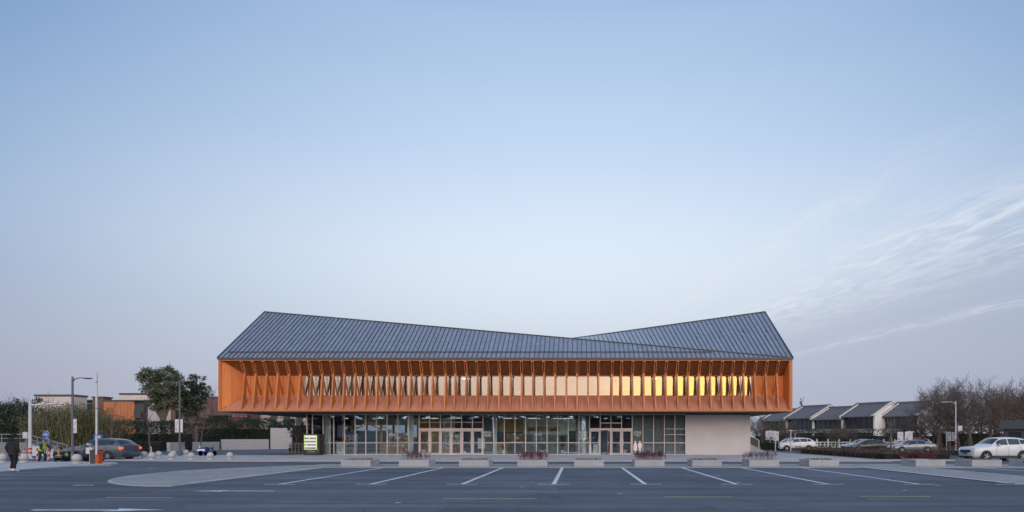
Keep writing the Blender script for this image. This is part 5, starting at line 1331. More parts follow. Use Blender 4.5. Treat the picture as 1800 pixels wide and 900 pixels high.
# propped young tree bound with straw, before the saloon cars
yt = thing('propped_tree', 'pruned young tree with straw coloured props between the parked cars', 'tree', gb(1566, 56))
MB().tube([(0,0,0), (.02,0,1.6), (0,0,3.4)], [.09, .08, .05], 8).build('trunk', M['bark'], yt)
for a in (0.3, 2.2, 4.4): MB().tube([(math.cos(a)*.7, math.sin(a)*.7, 0), (0, 0, 1.9)], .035, 6).build('prop', M['culm'], yt)
for a in (0.6, 1.9, 3.4, 5.0): MB().tube([(0,0,2.4), (math.cos(a)*.35, math.sin(a)*.3, 3.2), (math.cos(a)*.5, math.sin(a)*.4, 3.7)], [.04, .03, .015], 6).build('branch', M['bark'], yt)
yt = thing('propped_tree', 'pruned pale young tree right of the white street lamp', 'tree', gb(1705, 68))
MB().tube([(0,0,0), (.02,0,1.6), (0,0,3.0)], [.09, .08, .05], 8).build('trunk', M['culm'], yt)
for a in (0.3, 2.2, 4.4): MB().tube([(math.cos(a)*.8, math.sin(a)*.8, 0), (0, 0, 2.2)], .04, 6).build('prop', M['culm'], yt)
for a in (0.6, 1.9, 3.4, 5.0): MB().tube([(0,0,2.2), (math.cos(a)*.5, math.sin(a)*.4, 3.2), (math.cos(a)*.7, math.sin(a)*.5, 3.9)], [.05, .04, .015], 6).build('branch', M['culm'], yt)
bs = branch_mesh('branches', 120, 1.9, .03, 2, 1.3, M['bark'], first=.05, kids_n=(9, 6), twig=.007, ratio=.5)
for i, (px, Y, lab) in enumerate(((1458, 53, 'bare twiggy bush in the brown hedge behind the white car'), (1508, 47, 'bare twiggy bush in the middle of the brown hedge'), (1545, 45, 'bare twiggy bush in the hedge below the black saloon'))):
    t = thing('twiggy_bush', lab, 'shrub', (xa(px, Y), Y, 0), rz=i*2.0, group='bare bushes in the brown hedge'); link('twigs', bs, t)
# tree belt added behind the camera, out of view, to darken the glass reflections
rs = np.random.RandomState(44); pts = []
for i in range(150):
    X = -190+i*2.6; h = 13.0+3.0*noise.noise(Vector((i*.21, .3, 0)))+rs.uniform(-1, 1); n = 420
    pts.append(np.stack([X+rs.normal(0, 1.7, n), -112+rs.normal(0, 2.2, n), h*rs.beta(1.3, .8, n)], axis=1))
bel = MB()
for i in range(130): X = -190+i*3.0; bel.lathe([(2.4, 0), (2.6, 3.5), (2.0, 9.0+1.5*noise.noise(Vector((i*.3, 2, 0)))), (0, 11.5)], (X, -112, 0), 7)
belt_core = bel.build('blocker_belt_core', M['hedge_core']); tag(belt_core, 'solid core of the added belt that blocks the low sky in the glass', 'trees', kind='stuff')
belt = link('blocker_tree_belt', leaf_mesh('blocker_tree_belt', np.concatenate(pts), 1.5, 44, M['leaf_brown'], .8)); tag(belt, 'unseen added tree belt that keeps the low sky out of the glass', 'trees', kind='stuff')
# ------------------------------------------------------------------ cars
M['tyre'] = mat('tyre_rubber', (0.018, 0.018, 0.02), rough=.8)
M['rim'] = mat('alloy_rim', (0.45, 0.46, 0.48), rough=.3, metal=.7)
M['car_glass'] = mat('car_glass', (0.02, 0.025, 0.03), rough=.05, spec=.5)
M['clad'] = mat('black_cladding', (0.03, 0.031, 0.034), rough=.6)
M['tail'] = emit('tail_lamp_lit', (1.0, 0.10, 0.04), 1.2)
M['tail_off'] = mat('tail_lamp', (0.30, 0.015, 0.015), rough=.2)
M['head'] = mat('head_lamp', (0.35, 0.38, 0.42), rough=.08, spec=.9)
M['plate_blue'] = mat('number_plate', (0.02, 0.10, 0.40), rough=.4)
def paint(name, c, metal=.2): return mat(name, c, rough=.28, metal=metal, coat=.7)
P_WHITE = paint('white_car_paint', (.62, .63, .64), 0); P_GREY = paint('grey_car_paint', (.105, .115, .13), .4); P_BLACK = paint('black_car_paint', (.015, .017, .02), .2)
P_SILVER = paint('silver_car_paint', (.21, .225, .245), .4); P_RED = paint('red_car_paint', (.32, .02, .035), .1); P_PALE = paint('pale_silver_paint', (.36, .38, .40), .4)
#            x,    ztop, belt, w,    wr
SUV = [(0.00, .74, .70, .70, .60), (.10, .92, .86, .84, .76), (.50, .985, .92, .90, .80), (1.20, 1.065, .99, .92, .80), (1.35, 1.16, 1.03, .92, .76), (2.0, 1.55, 1.06, .925, .65), (2.3, 1.61, 1.07, .925, .65), (3.0, 1.625, 1.09, .925, .65),
       (3.6, 1.58, 1.12, .92, .63), (3.95, 1.51, 1.14, .91, .61), (4.45, 1.18, 1.12, .88, .70), (4.55, 1.06, 1.0, .85, .72), (4.60, .80, .74, .82, .70)]
SEDAN = [(0.00, .60, .56, .66, .56), (.12, .74, .69, .80, .70), (.55, .85, .79, .88, .78), (1.15, .95, .87, .91, .79), (1.30, 1.02, .89, .91, .75), (2.05, 1.38, .92, .91, .60), (2.5, 1.445, .94, .91, .59), (3.1, 1.43, .95, .91, .58),
         (3.55, 1.33, .97, .905, .59), (4.15, 1.06, .97, .90, .70), (4.55, 1.02, .95, .86, .72), (4.72, .90, .84, .80, .68), (4.78, .66, .60, .76, .64)]
def catmull(st, x):
    n = len(st)
    for i in range(n-1):
        if x <= st[i+1][0] or i == n-2: break
    p1, p2 = st[i], st[i+1]; t = (x-p1[0])/(p2[0]-p1[0]); t = min(max(t, 0), 1)
    out = [x]
    for k in range(1, 5):
        m1 = (p2[k]-st[max(i-1, 0)][k])/(p2[0]-st[max(i-1, 0)][0]+1e-6); m2 = (st[min(i+2, n-1)][k]-p1[k])/(st[min(i+2, n-1)][0]-p1[0]+1e-6)
        h = p2[0]-p1[0]; m1 *= h*.8; m2 *= h*.8
        out.append((2*t**3-3*t*t+1)*p1[k] + (t**3-2*t*t+t)*m1 + (-2*t**3+3*t*t)*p2[k] + (t**3-t*t)*m2)
    return out
def section(st, x, zb):
    _, zt, be, w, wr = catmull(st, x); zt = max(zt, be+.03); e = max(be+.012, zt-.05)
    endz = zb + (.16 if x < .06 or x > st[-1][0]-.06 else 0)
    return [(0, endz), (w*.84, endz), (w*.965, zb+.14), (w, .52 if be > .6 else be*.8), (w*.992, be-.07), (w*.955, be), (wr+.01, e), (wr*.86, zt), (0, zt+.018)]
def make_car(name, label, st, pm, loc, rz, wheel_r=.335, axles=(.88, 3.58), lit=False, clad=True, zb=.22, group='cars'):
    """front of the car at local x=0, body running to +x"""
    t = thing(name, label, 'car', loc, rz, group=group); L_ = st[-1][0]
    xs = sorted(set([round(L_*i/44, 4) for i in range(45)] + [s[0] for s in st]))
    b = MB(); ns = 17; vs = []
    for x in xs:
        s = section(st, x, zb); ring = [(x, y, z) for y, z in s] + [(x, -y, z) for y, z in s[-2:0:-1]]; vs += ring; ns = len(ring)
    fs = []
    for i in range(len(xs)-1):
        for k in range(ns):
            fs.append((i*ns+k, i*ns+(k+1) % ns, (i+1)*ns+(k+1) % ns, (i+1)*ns+k))
    fs.append(list(range(ns))); fs.append([(len(xs)-1)*ns+k for k in range(ns)][::-1])
    b.add(vs, fs); body = b.build('body', pm, t, smooth=True, fixn=True)
    def strip(x0, x1, v0, v1, sd, nm, off=.008, n=8, m=None, shear=0.0, par=None):
        g = MB(); V = []
        for i in range(n+1):
            for j, v in enumerate((v0, v1)):
                x = x0+(x1-x0)*i/n + (shear*v if i in (0, n) and False else 0)
                s = section(st, x, zb); p, q = s[5], s[6]; y, z = p[0]+(q[0]-p[0])*v, p[1]+(q[1]-p[1])*v
                V.append((x, sd*(y+off), z))
        g.add(V, [(2*i, 2*i+1, 2*i+3, 2*i+2) for i in range(n)]); g.build(nm, m or M['car_glass'], par or t, fixn=True)
    roof_x0 = [s[0] for s in st if s[1] > st[5][1]-.01][0]; cowl = st[4][0]
    rear_top = st[9][0] if st is SUV else st[8][0]; rear_bot = st[10][0] if st is SUV else st[9][0]
    for sd in (-1, 1):
        strip(cowl+.35, 2.50, .10, .90, sd, 'side_window'); strip(2.58, 3.42, .10, .90, sd, 'side_window'); strip(3.48, rear_top-.02, .14, .86, sd, 'quarter_window')
    def top_patch(x0, x1, nm, n=8):
        g = MB(); V = []; w = 7
        for i in range(n+1):
            x = x0+(x1-x0)*i/n; s = section(st, x, zb); e = section(st, x+.02, zb); sl = (e[8][1]-s[8][1])/.02; nl = math.hypot(sl, 1); off = (-sl/nl*.01, 1/nl*.01)
            prof = [(s[6][0]*.97, s[6][1]+.004), s[7], (0, s[8][1]), (-s[7][0], s[7][1]), (-s[6][0]*.97, s[6][1]+.004)]; w = len(prof)
            for y, z in prof: V.append((x+off[0], y, z+off[1]))
        g.add(V, [(i*w+k, i*w+k+1, (i+1)*w+k+1, (i+1)*w+k) for i in range(n) for k in range(w-1)]); g.build(nm, M['car_glass'], t, smooth=True, fixn=True)
    top_patch(cowl+.04, roof_x0-.04, 'windscreen'); top_patch(rear_top+.05, rear_bot-.02, 'rear_window')
    # wheels and arches
    for ax in axles:
        wd = section(st, ax, zb)[3][0]
        for sd in (-1, 1):
            a = MB(); R2 = wheel_r+.085; pts = [(ax+R2*math.cos(u), sd*(wd+.006), wheel_r+R2*math.sin(u)) for u in [math.pi*(i/14*1.16-.08) for i in range(15)]]
            a.extrude(pts, (0, -sd*.25, 0)); a.build('wheel_arch', M['clad'] if clad else M['black'], t, fixn=True)
            wh = MB().lathe([(wheel_r*.66, -.10), (wheel_r*.93, -.115), (wheel_r, -.08), (wheel_r, .08), (wheel_r*.93, .115), (wheel_r*.66, .10)], (0, 0, 0), 22, axis='Y').build('wheel', M['tyre'], t, loc=(ax, sd*(wd-.075), wheel_r))
            r = MB(); r.lathe([(wheel_r*.66, sd*.085), (wheel_r*.60, sd*.10), (wheel_r*.60, sd*.06), (0.0, sd*.06)], (0,0,0), 20, axis='Y', mi=1)
            for q in range(5):
                u = q*2*math.pi/5; r.bar((0, sd*.10, 0), (math.cos(u)*wheel_r*.62, sd*.10, math.sin(u)*wheel_r*.62), .07, .03, mi=0, up=(0, 1, 0))
            r.lathe([(.05, sd*.09), (.05, sd*.12), (0, sd*.12)], (0,0,0), 10, axis='Y'); r.build('rim', [M['rim'], M['clad']], wh, fixn=True)
    if clad:
        for sd in (-1, 1): MB().box(axles[0]+wheel_r+.06, axles[1]-wheel_r-.06, sd*.905-.03, sd*.905+.03, zb-.02, zb+.16).build('side_skirt', M['clad'], t)
    b0 = st[1][2]; w0 = st[1][3]
    gr = MB(); gr.box(-.03, .06, -.50, .50, b0-.26, b0-.10); gr.build('grille', M['clad'], t)
    MB().box(-.035, .05, -.62, .62, zb+.02, zb+.12).build('bumper', M['clad'], t)
    MB().box(-.045, -.02, -.22, .22, b0-.38, b0-.27).build('number_plate', M['plate_blue'], t); MB().box(L_-.02, L_+.025, -.22, .22, .72, .83).build('number_plate', M['plate_blue'], t)
    for sd in (-1, 1):
        h = MB(); h.extrude([(.02, sd*.48, b0-.16), (.02, sd*.48, b0-.06), (.30, sd*(w0+.045), b0+.02), (.24, sd*(w0+.03), b0-.12)], (0, 0, .012)); 
        h.extrude([(.0, sd*.50, b0-.14), (.17, sd*(w0+.008), b0-.12), (.22, sd*(w0+.02), b0-.03), (.02, sd*.50, b0-.05)], (-.02, sd*.012, 0)); h.build('headlight', M['head'], t, fixn=True)
        wl = st[-2][3]; MB().box(L_-.16, L_-.01, sd*(wl-.17) if sd > 0 else sd*(wl+.035), sd*(wl+.035) if sd > 0 else sd*(wl-.17), .84, 1.00).build('tail_light', M['tail'] if lit else M['tail_off'], t)
        mx = cowl+.42; zz = st[5][2]+.05
        mi = MB(); mi.sphere((mx, sd*(.99), zz), .10, 10, 6, sq=(.7, 1.1, .75)); mi.box(mx-.02, mx+.03, min(sd*.86, sd*.98), max(sd*.86, sd*.98), zz-.04, zz-.01); mi.build('mirror', pm, t, smooth=False)
        for hx in (2.30, 3.25): MB().box(hx, hx+.17, sd*.925-.012, sd*.925+.012, st[6][2]-.16, st[6][2]-.12).build('door_handle', pm, t)
        for hx in (cowl+.28, 2.54, 3.46):
            s = section(st, hx, zb); MB().bar((hx, sd*(s[3][0]+.002), zb+.16), (hx, sd*(s[4][0]+.002), s[4][1]), .012, .008).build('door_gap', M['clad'], t)
    return t
# near white car on the right: front at the left, seen side on
yv = 40.6
make_car('parked_car', 'near white sport utility car cut by the right edge behind the planters', SUV, P_WHITE, (xa(1706, yv)+.25, yv+.9, -.09), R(3), group='cars at the right').scale = (1.0, 1.0, 1.05)
make_car('moving_car', 'grey sport utility car with lit tail lamps passing the barrier gate', SUV, P_GREY, (xa(128, 41.8)-.9, 43.1, -.09), R(-6), lit=True, group='cars')
def carx(px_front, Y, *a, **k): return a
make_car('parked_car', 'white sport utility car parked behind the near end of the brown hedge by the stair', SUV, P_WHITE, (xa(1371, 70), 71, -.09), R(0), group='cars at the right')
make_car('parked_car', 'silver car behind the white sport utility car near the stair', SEDAN, P_PALE, (xa(1361, 75.5), 76.6, -.09), R(0), group='cars at the right')
make_car('parked_car', 'pale car roof furthest left behind the white sport utility car', SUV, P_SILVER, (xa(1364, 81), 82, -.09), R(0), group='cars at the right')
make_car('parked_car', 'black saloon parked behind the middle of the brown hedge', SEDAN, P_BLACK, (xa(1497, 65), 66.0, -.09), R(0), group='cars at the right')
make_car('parked_car', 'pale saloon half hidden behind the black saloon', SEDAN, P_PALE, (xa(1490, 70), 71.3, -.09), R(0), group='cars at the right')
make_car('parked_car', 'red car half hidden behind the grey saloon', SUV, P_RED, (xa(1563, 70), 70.6, -.09), R(0), group='cars at the right')
make_car('parked_car', 'grey saloon parked in front of the red car', SEDAN, P_SILVER, (xa(1573, 60.5), 61.6, -.09), R(0), group='cars at the right')
make_car('parked_car', 'white car roof behind the red car', SUV, P_WHITE, (xa(1580, 75), 76.0, -.09), R(0), group='cars at the right')

# ------------------------------------------------------------------ cargo tricycle and scooter
M['blue'] = mat('blue_paint', (.03, .09, .26), rough=.4)
tx, ty = gp(352, 801.6); tr = thing('cargo_tricycle', 'blue cargo tricycle parked on the pavement among the stone balls', 'tricycle', (tx-.1, ty+.6, 0)); tr.scale = (.74, .8, .86)
MB().box(-.55, .45, -.38, .38, .38, .78).build('cargo_box', M['blue'], tr); MB().box(-.50, .40, -.385, -.381, .50, .68).build('white_panel', M['white'], tr)
def wheel(p, r, nm, par, axis='Y'):
    w = MB().lathe([(r*.8, -.025), (r, -.02), (r, .02), (r*.8, .025), (r*.8, -.025)], (0,0,0), 18, axis=axis).build(nm, M['tyre'], par, loc=p)
    s = MB()
    for q in range(6):
        u = q*math.pi/6; s.bar((math.cos(u)*r*.85, 0, math.sin(u)*r*.85), (-math.cos(u)*r*.85, 0, -math.sin(u)*r*.85), .012, .012)
    s.build('spokes', M['steel'], w)
wheel((-.05, -.42, .27), .27, 'wheel', tr); wheel((-.05, .42, .27), .27, 'wheel', tr); wheel((1.30, 0, .27), .27, 'wheel', tr)
f = MB(); f.tube([(.4, 0, .45), (.85, 0, .42), (1.12, 0, .85)], .03, 6); f.tube([(1.10, 0, .95), (1.30, 0, .27)], .025, 6); f.tube([(.62, 0, .44), (.62, 0, .74)], .025, 6); f.build('frame', M['blue'], tr)
MB().obox((.60, 0, .78), (.34, .24, .08)).build('saddle', M['black'], tr); h = MB(); h.tube([(1.02, -.3, 1.02), (1.10, 0, .98), (1.02, .3, 1.02)], .015, 6); h.build('handlebar', M['black'], tr)
MB().obox((.1, 0, .84), (.6, .5, .10)).build('load', mat('brown_load', (.10, .07, .07), rough=.9), tr); MB().obox((1.02, 0, .72), (.05, .34, .3)).build('leg_shield', M['blue'], tr)
sx, sy = gp(127, 810.4); sc = thing('scooter', 'dark scooter seen end on behind the stone ball and street lamp', 'scooter', (sx+.55, sy-.2, -.09), R(80))
wheel((-.6, 0, .24), .24, 'wheel', sc); wheel((.6, 0, .24), .24, 'wheel', sc)
b = MB(); b.extrude([(-.75, -.16, .40), (-.1, -.16, .36), (.0, -.16, .28), (.40, -.16, .28), (.40, -.16, .34), (.05, -.16, .38), (-.05, -.16, .66), (-.72, -.16, .70)], (0, .32, 0)); b.build('body', M['black'], sc, fixn=True)
b = MB(); b.extrude([(.42, -.2, .30), (.56, -.2, .90), (.64, -.2, .88), (.52, -.2, .28)], (0, .4, 0)); b.build('leg_shield', M['black'], sc, fixn=True)
h = MB(); h.tube([(.48, -.34, 1.02), (.56, 0, .98), (.48, .34, 1.02)], .02, 6); h.tube([(.56, 0, .98), (.62, 0, .3)], .03, 6); h.build('handlebar', M['darksteel'], sc)
for sd in (-1, 1): MB().sphere((.50, sd*.30, 1.16), .06, 8, 6).build('mirror', M['darksteel'], sc)
MB().obox((-.35, 0, .73), (.7, .28, .08)).build('saddle', M['black'], sc)

# ------------------------------------------------------------------ people
M['skin'] = mat('skin', (.42, .25, .18), rough=.6)
M['coat_black'] = mat('black_coat', (.012, .013, .017), rough=.85, var=.3, scale=8)
M['trouser_black'] = mat('black_trousers', (.010, .011, .014), rough=.9)
M['shoe_white'] = mat('white_shoe', (.62, .62, .62), rough=.6)
M['shoe_dark'] = mat('dark_shoe', (.03, .03, .03), rough=.6)
M['hair'] = mat('black_hair', (.008, .008, .009), rough=.7)
M['vest'] = mat('yellow_safety_vest', (.42, .60, .04), rough=.6); M['reflect'] = mat('reflective_tape', (.6, .6, .6), rough=.3)
M['navy_cloth'] = mat('navy_cloth', (.018, .022, .032), rough=.9)
def skin_body(joints, edges, root, mats, regions, levels=2):
    """grow one continuous body over a skeleton; regions name the material slot of each joint"""
    names = list(joints); idx = {n: i for i, n in enumerate(names)}
    me = bpy.data.meshes.new('skeleton'); me.from_pydata([joints[n][0] for n in names], [(idx[a], idx[b]) for a, b in edges], [])
    o = bpy.data.objects.new('skeleton', me); COL.objects.link(o)
    md = o.modifiers.new('skin', 'SKIN'); md.use_smooth_shade = True
    sv = me.skin_vertices[0].data
    for n in names:
        r = joints[n][1]; sv[idx[n]].radius = r if isinstance(r, tuple) else (r, r); sv[idx[n]].use_root = (n == root)
    o.modifiers.new('sub', 'SUBSURF').levels = levels; o.modifiers['sub'].render_levels = levels
    dg = bpy.context.evaluated_depsgraph_get(); out = bpy.data.meshes.new_from_object(o.evaluated_get(dg))
    bpy.data.objects.remove(o); bpy.data.meshes.remove(me)
    out.materials.clear()
    for m in mats: out.materials.append(m)
    segs = [(Vector(joints[a][0]), Vector(joints[b][0]), regions.get((a, b), regions.get(b, 0))) for a, b in edges]
    for p in out.polygons:
        c = p.center; best = None
        for a, b, k in segs:
            d = b-a; t = max(0, min(1, (c-a).dot(d)/max(d.length_squared, 1e-9))); q = (c-(a+d*t)).length
            if best is None or q < best[0]: best = (q, k)
        p.material_index = best[1]; p.use_smooth = True
    return out
def hand(j, e, side, wrist, pre, dirv, curl=.02):
    """palm with four fingers of unequal length and a thumb off its side"""
    w = Vector(wrist); d = Vector(dirv).normalized(); s = Vector((side, 0, 0)); f = Vector((0, 1, 0))
    palm = w + d*.075; j[pre+'palm'] = (palm, (.036, .018)); e.append((pre+'wrist', pre+'palm'))
    for i, (o, l) in enumerate(((-.027, .068), (-.009, .078), (.009, .073), (.027, .058))):
        a = palm + f*o + d*.03; b = a + d*l*.5 - s*curl*.5; c = a + d*l - s*curl*1.6
        j[f'{pre}f{i}a'] = (a, .0095); j[f'{pre}f{i}b'] = (b, .0088); j[f'{pre}f{i}c'] = (c, .0075)
        e += [(pre+'palm', f'{pre}f{i}a'), (f'{pre}f{i}a', f'{pre}f{i}b'), (f'{pre}f{i}b', f'{pre}f{i}c')]
    a = w + d*.035 - f*.035; b = a + d*.04 - f*.022 - s*.01
    j[pre+'ta'] = (a, .012); j[pre+'tb'] = (b, .009); e += [(pre+'wrist', pre+'ta'), (pre+'ta', pre+'tb')]
def head_mesh(c, r, face, mats):
    """head with brow, nose, mouth, eyes and ears, looking along face"""
    b = MB(); b.sphere((0,0,0), r, 16, 12, sq=(.80, .95, 1.18)); b.sphere((0, -r*.78, -r*.55), r*.38, 10, 8, sq=(1.1, .8, .7))
    b.sphere((0, -r*.98, -r*.12), r*.16, 8, 6, sq=(.8, 1.0, 1.5))
    for s in (-1, 1):
        b.sphere((s*r*.80, r*.05, -r*.08), r*.20, 8, 6, sq=(.4, .8, 1.3)); b.sphere((s*r*.33, -r*.84, r*.10), r*.10, 8, 6, mi=1)
    b.box(-r*.26, r*.26, -r*.99, -r*.90, -r*.55, -r*.49, mi=2)
    return b
def person(label, loc, rz, J, root, mats, regions, head_c, head_r, head_rot, name='person', levels=2):
    t = thing(name, label, 'person', loc, rz, group=None)
    joints, edges = J
    link('body', skin_body(joints, edges, root, mats, regions, levels), t)
    hb = head_mesh(head_c, head_r, None, None); h = hb.build('head', [M['skin'], M['white'], M['red']], t, loc=head_c, smooth=True); h.rotation_euler = head_rot
    hr = MB(); hr.sphere((0, r_h(head_r)*.18, head_r*.20), head_r*1.05, 16, 10, sq=(.88, .95, 1.08)); hr.build('hair', M['hair'], h, smooth=True)
    return t, h
def r_h(r): return r
# man in black walking, seen from behind, left foot forward (local -y is the direction he faces)
j = {'pelvis': ((0,0,.95), (.155,.115)), 'waist': ((0,-.01,1.12), (.165,.12)), 'chest': ((0,-.01,1.33), (.20,.135)), 'should': ((0,0,1.46), (.15,.10)), 'neck': ((0,.01,1.545), (.065,.065)), 'nape': ((0,-.01,1.60), .06),
     'lsh': ((.19,0,1.43), .085), 'lel': ((.29,.06,1.15), .062), 'lwrist': ((.31,-.03,.91), .038), 'rsh': ((-.19,0,1.43), .085), 'rel': ((-.30,.05,1.15), .062), 'rwrist': ((-.33,.0,.91), .038),
     'lhip': ((.10,0,.90), (.115,.115)), 'lkn': ((.12,-.10,.50), .078), 'lan': ((.13,-.03,.15), .055), 'lfo': ((.13,-.17,.045), (.048,.045)), 'lto': ((.14,-.28,.035), (.042,.033)),
     'rhip': ((-.10,0,.90), (.115,.115)), 'rkn': ((-.13,.0,.49), .078), 'ran': ((-.16,.12,.15), .055), 'rfo': ((-.17,-.03,.045), (.048,.045)), 'rto': ((-.18,-.12,.032), (.042,.033))}
e = [('pelvis','waist'),('waist','chest'),('chest','should'),('should','neck'),('neck','nape'),('should','lsh'),('lsh','lel'),('lel','lwrist'),('should','rsh'),('rsh','rel'),('rel','rwrist'),
     ('pelvis','lhip'),('lhip','lkn'),('lkn','lan'),('lan','lfo'),('lfo','lto'),('pelvis','rhip'),('rhip','rkn'),('rkn','ran'),('ran','rfo'),('rfo','rto')]
j['lhe'] = ((.13,.02,.05), (.055,.05)); j['rhe'] = ((-.16,.17,.05), (.055,.05)); e += [('lan','lhe'),('ran','rhe')]
hand(j, e, 1, (.31,-.03,.91), 'l', (.05,-.1,-1)); hand(j, e, -1, (-.33,0,.91), 'r', (-.05,-.1,-1))
reg = {n: 0 for n in j}
for n in ('lkn','lan','rkn','ran','lhip','rhip'): reg[n] = 1
for n in ('lfo','lto','rfo','rto','lhe','rhe'): reg[n] = 3
for n in j:
    if n[1:] in ('palm','ta','tb') or n[1] == 'f' and n[-1] in 'abc' and n not in ('lfo', 'rfo'): reg[n] = 2
reg['nape'] = 2; reg['neck'] = 0
px_, py_ = gp(23, 829.0); t, h = person('man in a black hooded coat, black trousers and white shoes walking away at left', (px_, py_, -.012), R(176), (j, e), 'pelvis', [M['coat_black'], M['trouser_black'], M['skin'], M['shoe_white']], reg, (0, -.03, 1.675), .098, (0, 0, 0))
# coat skirt, hood and cap
b = MB(); prof = [(.215, .80), (.225, .95), (.215, 1.15), (.235, 1.34), (.225, 1.45), (.13, 1.53), (.085, 1.56)]; vs = []; n = 20
for r, z in prof:
    for k in range(n):
        a = 2*math.pi*k/n; fl = 1+.03*math.sin(5*a+z*9); vs.append((r*1.06*fl*math.cos(a), r*.72*fl*math.sin(a), z))
b.add(vs, [(i*n+k, i*n+(k+1) % n, (i+1)*n+(k+1) % n, (i+1)*n+k) for i in range(len(prof)-1) for k in range(n)]); b.build('coat', M['coat_black'], t, smooth=True)
MB().sphere((0, .10, 1.52), .13, 14, 8, sq=(1.15, .75, .8)).build('hood', M['coat_black'], t, smooth=True)
c = MB(); c.lathe([(.112, .02), (.112, .08), (.08, .135), (0, .15)], (0, 0, .02), 16); c.lathe([(.165, .02), (.165, .03), (.1, .045)], (0, 0, .02), 18); c.build('hat', M['hair'], h, smooth=False)

# worker in a yellow vest bending forward
def bent(label, loc, rz, squat=False):
    if not squat:
        j = {'pelvis': ((0,.10,.82), (.15,.12)), 'waist': ((0,.02,.96), (.165,.13)), 'chest': ((0,-.10,1.14), (.19,.14)), 'should': ((0,-.19,1.24), (.15,.11)), 'neck': ((0,-.25,1.29), .06), 'nape': ((0,-.28,1.32), .058),
             'lsh': ((.18,-.18,1.20), .08), 'lel': ((.26,-.30,.96), .058), 'lwrist': ((.18,-.48,.80), .036), 'rsh': ((-.18,-.18,1.20), .08), 'rel': ((-.26,-.30,.96), .058), 'rwrist': ((-.16,-.50,.80), .036),
             'lhip': ((.10,.10,.78), .115), 'lkn': ((.14,-.06,.44), .078), 'lan': ((.14,.06,.09), .055), 'lfo': ((.15,-.08,.045), (.048,.042)), 'lto': ((.15,-.17,.035), (.042,.033)),
             'rhip': ((-.10,.10,.78), .115), 'rkn': ((-.15,-.02,.43), .078), 'ran': ((-.17,.12,.09), .055), 'rfo': ((-.18,-.02,.045), (.048,.042)), 'rto': ((-.18,-.11,.035), (.042,.033))}
        hc, hrot = (0, -.34, 1.40), (R(30), 0, 0); hd = ((0,-.3,-1), (0,-.3,-1))
    else:
        j = {'pelvis': ((0,.14,.32), (.16,.13)), 'waist': ((0,.06,.48), (.155,.12)), 'chest': ((0,-.06,.64), (.18,.13)), 'should': ((0,-.13,.74), (.14,.10)), 'neck': ((0,-.17,.80), .06), 'nape': ((0,-.19,.84), .058),
             'lsh': ((.18,-.12,.70), .08), 'lel': ((.24,-.30,.50), .058), 'lwrist': ((.12,-.46,.44), .036), 'rsh': ((-.18,-.12,.70), .08), 'rel': ((-.24,-.30,.50), .058), 'rwrist': ((-.12,-.46,.44), .036),
             'lhip': ((.10,.10,.30), .12), 'lkn': ((.17,-.30,.46), .085), 'lan': ((.15,.0,.10), .058), 'lfo': ((.16,-.14,.045), (.048,.042)), 'lto': ((.16,-.23,.035), (.042,.033)),
             'rhip': ((-.10,.10,.30), .12), 'rkn': ((-.17,-.30,.46), .085), 'ran': ((-.15,.0,.10), .058), 'rfo': ((-.16,-.14,.045), (.048,.042)), 'rto': ((-.16,-.23,.035), (.042,.033))}
        hc, hrot = (0, -.24, .93), (R(20), 0, 0); hd = ((-.3,-1,-.2), (.3,-1,-.2))
    e = [('pelvis','waist'),('waist','chest'),('chest','should'),('should','neck'),('neck','nape'),('should','lsh'),('lsh','lel'),('lel','lwrist'),('should','rsh'),('rsh','rel'),('rel','rwrist'),
         ('pelvis','lhip'),('lhip','lkn'),('lkn','lan'),('lan','lfo'),('lfo','lto'),('pelvis','rhip'),('rhip','rkn'),('rkn','ran'),('ran','rfo'),('rfo','rto')]
    reg = {n: 1 for n in j}
    for n in ('waist','chest','should','neck'): reg[n] = 0
    for n in ('lfo','lto','rfo','rto'): reg[n] = 3
    reg['nape'] = 2
    core = [n for n in j]
    hand(j, e, 1, j['lwrist'][0], 'l', hd[0]); hand(j, e, -1, j['rwrist'][0], 'r', hd[1])
    for n in j:
        if n not in core: reg[n] = 2
    t, h = person(label, loc, rz, (j, e), 'pelvis', [M['vest'], M['navy_cloth'], M['skin'], M['shoe_white'] if squat else M['shoe_dark']], reg, hc, .095, hrot)
    vs = []; n = 16; P0, P1, P2 = (Vector(j[q][0]) for q in ('pelvis', 'chest', 'should'))
    for q, rx, ry in ((P0+(P1-P0)*.12, .20, .165), (P0.lerp(P1, .5), .20, .16), (P1, .215, .165), (P2+(P2-P1)*.1, .16, .12)):
        d = (P2-P0).normalized(); x = Vector((1,0,0)); y = d.cross(x)
        vs += [q + x*rx*math.cos(2*math.pi*i/n) + y*ry*math.sin(2*math.pi*i/n) for i in range(n)]
    if not squat: MB().add(vs, [(i*n+k, i*n+(k+1) % n, (i+1)*n+(k+1) % n, (i+1)*n+k) for i in range(3) for k in range(n)]).build('safety_vest', M['vest'], t, smooth=True)
    tp = MB(); a, c_ = Vector(j['waist'][0]), Vector(j['chest'][0])
    for f_ in (.15, .8):
        q = a.lerp(c_, f_); d = (c_-a).normalized(); x = Vector((1,0,0)); y = d.cross(x)
        ring = [q + x*.212*math.cos(u) + y*.168*math.sin(u) for u in [2*math.pi*i/16 for i in range(17)]]; tp.tube(ring, .016, 5, cap=False)
    tp.build('reflective_bands', M['reflect'], t)
    return t
x, y = gp(75, 811.5, 0); bent('worker in a yellow safety vest bending forward beside the blue signs', (x, y, -.09), R(70))
x, y = gp(103, 812.0, 0); bent('crouching worker in a yellow vest at left of the crouching pair', (x, y, -.09), R(40), True)
x, y = gp(112, 811.6, 0); bent('crouching worker in a yellow vest at right of the crouching pair', (x, y+.15, -.09), R(-50), True)
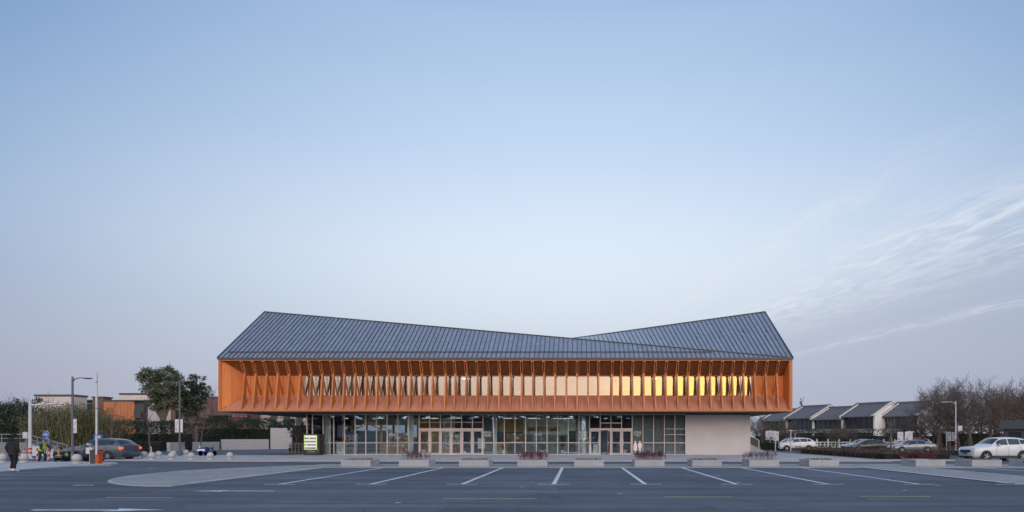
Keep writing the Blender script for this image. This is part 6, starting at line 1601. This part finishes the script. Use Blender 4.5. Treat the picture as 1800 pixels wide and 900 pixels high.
# dark figure at the desk behind the closed lavatory door leaf
j = {'pelvis': ((0,0,.95), (.15,.11)), 'waist': ((0,0,1.12), (.15,.11)), 'chest': ((0,-.03,1.32), (.18,.12)), 'should': ((0,-.04,1.43), (.14,.09)), 'neck': ((0,-.05,1.50), .06), 'nape': ((0,-.06,1.55), .056),
     'lsh': ((.18,-.04,1.40), .078), 'lel': ((.25,-.12,1.14), .056), 'lwrist': ((.20,-.34,1.06), .035), 'rsh': ((-.18,-.04,1.40), .078), 'rel': ((-.25,-.10,1.14), .056), 'rwrist': ((-.2,-.32,1.06), .035),
     'lhip': ((.09,0,.90), .11), 'lkn': ((.10,-.02,.50), .075), 'lan': ((.10,.03,.09), .055), 'lfo': ((.11,-.09,.045), (.048,.042)), 'rhip': ((-.09,0,.90), .11), 'rkn': ((-.10,-.02,.50), .075), 'ran': ((-.10,.03,.09), .055), 'rfo': ((-.11,-.09,.045), (.048,.042))}
e = [('pelvis','waist'),('waist','chest'),('chest','should'),('should','neck'),('neck','nape'),('should','lsh'),('lsh','lel'),('lel','lwrist'),('should','rsh'),('rsh','rel'),('rel','rwrist'),('pelvis','lhip'),('lhip','lkn'),('lkn','lan'),('lan','lfo'),('pelvis','rhip'),('rhip','rkn'),('rkn','ran'),('ran','rfo')]
core = list(j); hand(j, e, 1, (.20,-.34,1.06), 'l', (0,-1,-.2)); hand(j, e, -1, (-.2,-.32,1.06), 'r', (0,-1,-.2))
reg = {n: 0 for n in core}; reg.update({n: 1 for n in j if n not in core}); reg['nape'] = 1
person('person in dark clothes standing at the white desk behind the glass door', (xa(1041, 55.6), 55.6, .004), R(90), (j, e), 'pelvis', [M['navy_cloth'], M['skin']], reg, (0, -.08, 1.63), .095, (R(10), 0, 0))

# ------------------------------------------------------------------ potted plants behind the glass
M['pot'] = mat('white_pot', (.62, .62, .60), rough=.35)
def potted(px, Y, ph, h, w, seed, label, leaf=.16, n=260):
    t = thing('potted_plant', label, 'plant', (xa(px, Y), Y, .004), group='potted plants behind the glass')
    MB().lathe([(.13, 0), (.17, ph), (.15, ph), (.14, ph-.03), (0, ph-.03)], (0,0,0), 16).build('pot', M['pot'], t)
    MB().tube([(0,0,ph-.05), (.02,0,h*.8)], [.02, .01], 6).build('stem', M['bark'], t); rs = np.random.RandomState(seed)
    link('foliage', leaf_mesh('foliage', np.stack([rs.normal(0, w, n), rs.normal(0, w, n), ph+(h-ph)*rs.beta(1.5, 1.2, n)], axis=1), leaf, seed, M['leaf_hedge'], .35, up=.5), t)
potted(885, 53.6, .42, .8, .10, 1, 'white potted plant before the oak service desk', n=90)
potted(953.5, 53.8, .38, 1.0, .24, 2, 'spreading plant in a white pot left of the dark inner doorway')
potted(989, 53.8, .40, 1.75, .14, 3, 'tall slim plant in a white pot next to the dark inner doorway', n=420)
potted(745, 54.0, .45, 1.9, .30, 4, 'bushy plant in a white pot behind the leftmost entrance leaf', n=420)
potted(816, 54.5, .30, 1.6, .34, 5, 'bushy plant behind the fifth entrance leaf', n=380)
potted(1099, 53.8, .45, .6, .08, 6, 'white pot behind the right lavatory door leaf', n=40)
